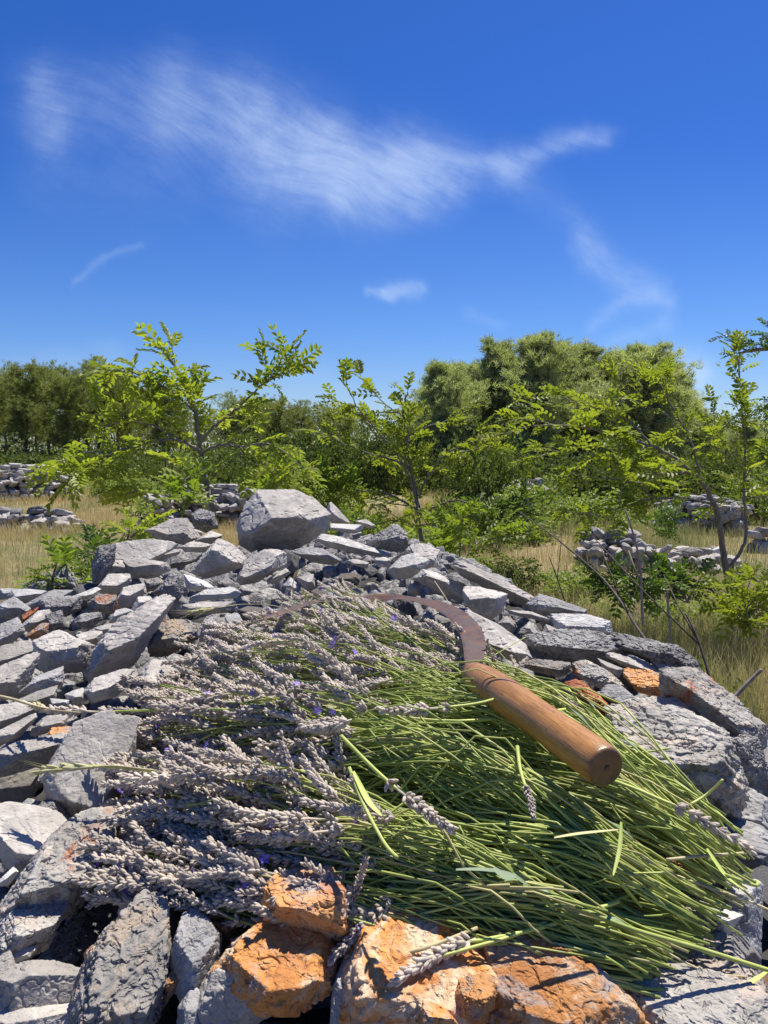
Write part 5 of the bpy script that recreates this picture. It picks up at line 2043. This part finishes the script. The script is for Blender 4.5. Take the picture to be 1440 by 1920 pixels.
def shrub_proto(seed, mat, n=120, per=38, lf=.075):
    r = random.Random(seed)
    rg = np.random.default_rng(seed)
    wood = MB()
    locs = []
    for k in range(9):
        az, el = r.uniform(0, 6.28), r.uniform(.35, 1.4)
        e = np.array([math.cos(az) * math.cos(el), math.sin(az) * math.cos(el), math.sin(el)]) * r.uniform(.5, .95)
        wood.tube([(0, 0, -.05), e * .5, e], [.03, .018, .006], 5)
    while len(locs) < n:
        v = rg.normal(0, 1, 3)
        v /= np.linalg.norm(v)
        if v[2] < -.1:
            continue
        lump = 1 + .30 * math.sin(v[0] * 5 + seed) * math.cos(v[1] * 5 + v[2] * 4 + seed)
        locs.append(v * lump * r.uniform(.45, 1.0) ** .6 * .9)
    locs = np.array(locs)
    cr = MB()
    up = locs + rg.normal(0, .4, locs.shape)
    fr_ = frames(up, rg.uniform(0, 6.28, len(up)))
    for k in range(3):
        C_ = leaf_clump(seed * 5 + k, per, .17, lf)
        idx = np.arange(len(locs)) % 3 == k
        cr.many(*C_, matK(locs[idx], fr_[idx], rg.uniform(.7, 1.25, idx.sum())))
    a = wood.build('stems', M_PBARK)
    b = cr.build('foliage', mat, smooth=False)
    m = (a.data, b.data)
    bpy.data.objects.remove(a)
    bpy.data.objects.remove(b)
    return m


SD = [shrub_proto(90 + k, M_SHRUB) for k in range(3)]
SL = [shrub_proto(95 + k, M_SHRUBB) for k in range(3)]
rs = random.Random(77)


def put_shrub(protos, px, d, w_, h_, label, group, name='shrub'):
    p = at(px, 900, d)
    g = gzf(p[0], p[1])
    root = empty(name, (p[0], p[1], g - .05))
    root.rotation_euler = (0, 0, rs.uniform(0, 6.28))
    root.scale = (w_, w_, h_)
    tag(root, label, 'shrub', group)
    for nm, me in zip(('stems', 'foliage'), rs.choice(protos)):
        o = bpy.data.objects.new(nm, me)
        COL.objects.link(o)
        o.parent = root


L_ = []
for k in range(14):
    L_.append((-20 + k * 31, rs.uniform(25, 31), rs.uniform(.9, 1.3), rs.uniform(.6, 1.1), 'dark'))
for k in range(12):
    L_.append((400 + k * 32, rs.uniform(19, 26), rs.uniform(1.1, 1.6), rs.uniform(1.5, 2.3), 'dark'))
for k in range(13):
    L_.append((800 + k * 52, rs.uniform(17, 24), rs.uniform(1.1, 1.6), rs.uniform(1.2, 2.0), 'dark'))
for k, (px, d, ww_, hh_, c) in enumerate(sorted(L_)):
    side = 'at the foot of the left wood' if px < 395 else ('behind the middle sapling' if px < 800 else 'below the right-hand pines')
    place_word = [q for q in L_ if (q[0] < 395) == (px < 395) and (395 <= q[0] < 800) == (395 <= px < 800)]
    o_ = sorted(q[0] for q in place_word).index(px)
    put_shrub(SD, px, d, ww_, hh_, '%s dark maquis shrub %s%s' % (NTH[o_], '' if o_ == 0 else 'from the left ', side), 'dark maquis shrubs')
ls = [(645, 9.5, .8, .8), (700, 9.2, .6, .65), (745, 8.5, .65, .6), (860, 10, .7, .6), (930, 10.5, 1.0, .8), (985, 12, .9, .75), (600, 13, 1.0, .9),
      (30, 22, 1.1, .8), (110, 23, 1.2, .9), (230, 21, 1.1, .9), (420, 15, .8, .8), (1120, 13, 1.0, .7), (1430, 14, 1.2, 1.1), (1020, 14, 1.0, .9)]
for k, (px, d, ww_, hh_) in enumerate(sorted(ls)):
    put_shrub(SL, px, d, ww_, hh_, '%s light green shrub %sof those standing out in the field' % (NTH[k], '' if k == 0 else 'from the left '), 'light green shrubs in the field')

ws = [(960, 5.2, .32, .30), (1010, 4.2, .28, .28), (1075, 3.6, .26, .26), (1120, 5.6, .4, .3), (1190, 3.3, .25, .28), (1260, 3.0, .24, .26),
      (1330, 3.8, .32, .3), (1390, 2.9, .26, .3), (1430, 2.3, .22, .25), (1080, 6.8, .45, .35), (940, 7.0, .5, .4), (1300, 5.4, .4, .35)]
for k, (px, d, ww_, hh_) in enumerate(sorted(ws)):
    put_shrub(SL if k % 3 else SD, px, d, ww_, hh_, '%s low weed clump %sin the grass behind the right crest' % (NTH[k], '' if k == 0 else 'from the left '), 'low weeds in the right-hand grass', 'weed_clump')

# undergrowth that reads as one mass at the edge of the woods
mb = MB()
C_ = leaf_clump(991, 46, .45, .16)
rg = np.random.default_rng(9)
n = 3400
pxs = rg.uniform(-420, 1860, n)
ds = np.where(rg.random(n) < .4, rg.uniform(26, 36, n), rg.uniform(44, 62, n))
loc = []
for px, d in zip(pxs, ds):
    p = at(px, 900, d)
    loc.append((p[0], p[1], gzf(p[0], p[1]) + rg.uniform(0, 1.0) * (.7 if d < 40 else 3.2)))
up = rg.normal(0, 1, (n, 3))
mb.many(*C_, matK(np.array(loc), frames(up), rg.uniform(.8, 1.5, n)))
tag(mb.build('maquis_undergrowth', M_SHRUB, smooth=False), kind='stuff')

# ------------------------------------------------------------------ grass
def grass(name, n, region, hmin, hmax, wid, seed, keep=None):
    rg = np.random.default_rng(seed)
    px = rg.uniform(region[0], region[1], n)
    # uniform over the ground area of the wedge
    d = np.sqrt(rg.uniform(region[2] ** 2, region[3] ** 2, n)) if region[4] else np.exp(rg.uniform(math.log(region[2]), math.log(region[3]), n))
    x = (px - 720) / F * d
    y = d * 1.0
    if keep is not None:
        k = keep(x, y)
        x, y, d = x[k], y[k], d[k]
    # patches of taller growth
    pn = vnoise(np.stack([x * .9, y * .9, x * 0], 1), seed)
    k = rg.random(len(x)) < (.55 + .45 * pn)
    x, y, d, pn = x[k], y[k], d[k], pn[k]
    m = len(x)
    z = gz(x, y) - .01
    h = rg.uniform(hmin, hmax, m) * (1 + .35 * pn)
    a = rg.uniform(0, 6.28, m)
    ln = rg.uniform(.05, .55, m) * h
    sd_ = np.stack([np.cos(a + 1.57), np.sin(a + 1.57), 0 * a], 1) * (wid * (.6 + .12 * d))[:, None]
    b = np.stack([x, y, z], 1)
    mid = b + np.stack([np.cos(a) * ln * .35, np.sin(a) * ln * .35, h * .6], 1)
    tip = b + np.stack([np.cos(a) * ln, np.sin(a) * ln, h], 1)
    V_ = np.stack([b - sd_, b + sd_, mid + sd_ * .7, mid - sd_ * .7, tip], 1).reshape(-1, 3)
    i0 = np.arange(m) * 5
    F4 = np.stack([i0, i0 + 1, i0 + 2, i0 + 3], 1)
    F3 = np.stack([i0 + 3, i0 + 2, i0 + 4], 1)
    o = mesh_obj(name, V_, [F4, F3], M_GRASS, smooth=False)
    return tag(o, kind='stuff')


out = lambda x, y: bank_in(x, y) < -.30
grass('dry_grass', 90000, (-80, 520, 5.5, 26, True), .07, .24, .0016, 1, out)
grass('dry_grass', 100000, (760, 1560, 4.5, 22, True), .08, .28, .0016, 2, out)
grass('dry_grass', 45000, (760, 1560, .9, 5.2, True), .14, .42, .0016, 3, out)
grass('dry_grass', 25000, (380, 860, 2.9, 14, True), .10, .28, .0016, 4, out)
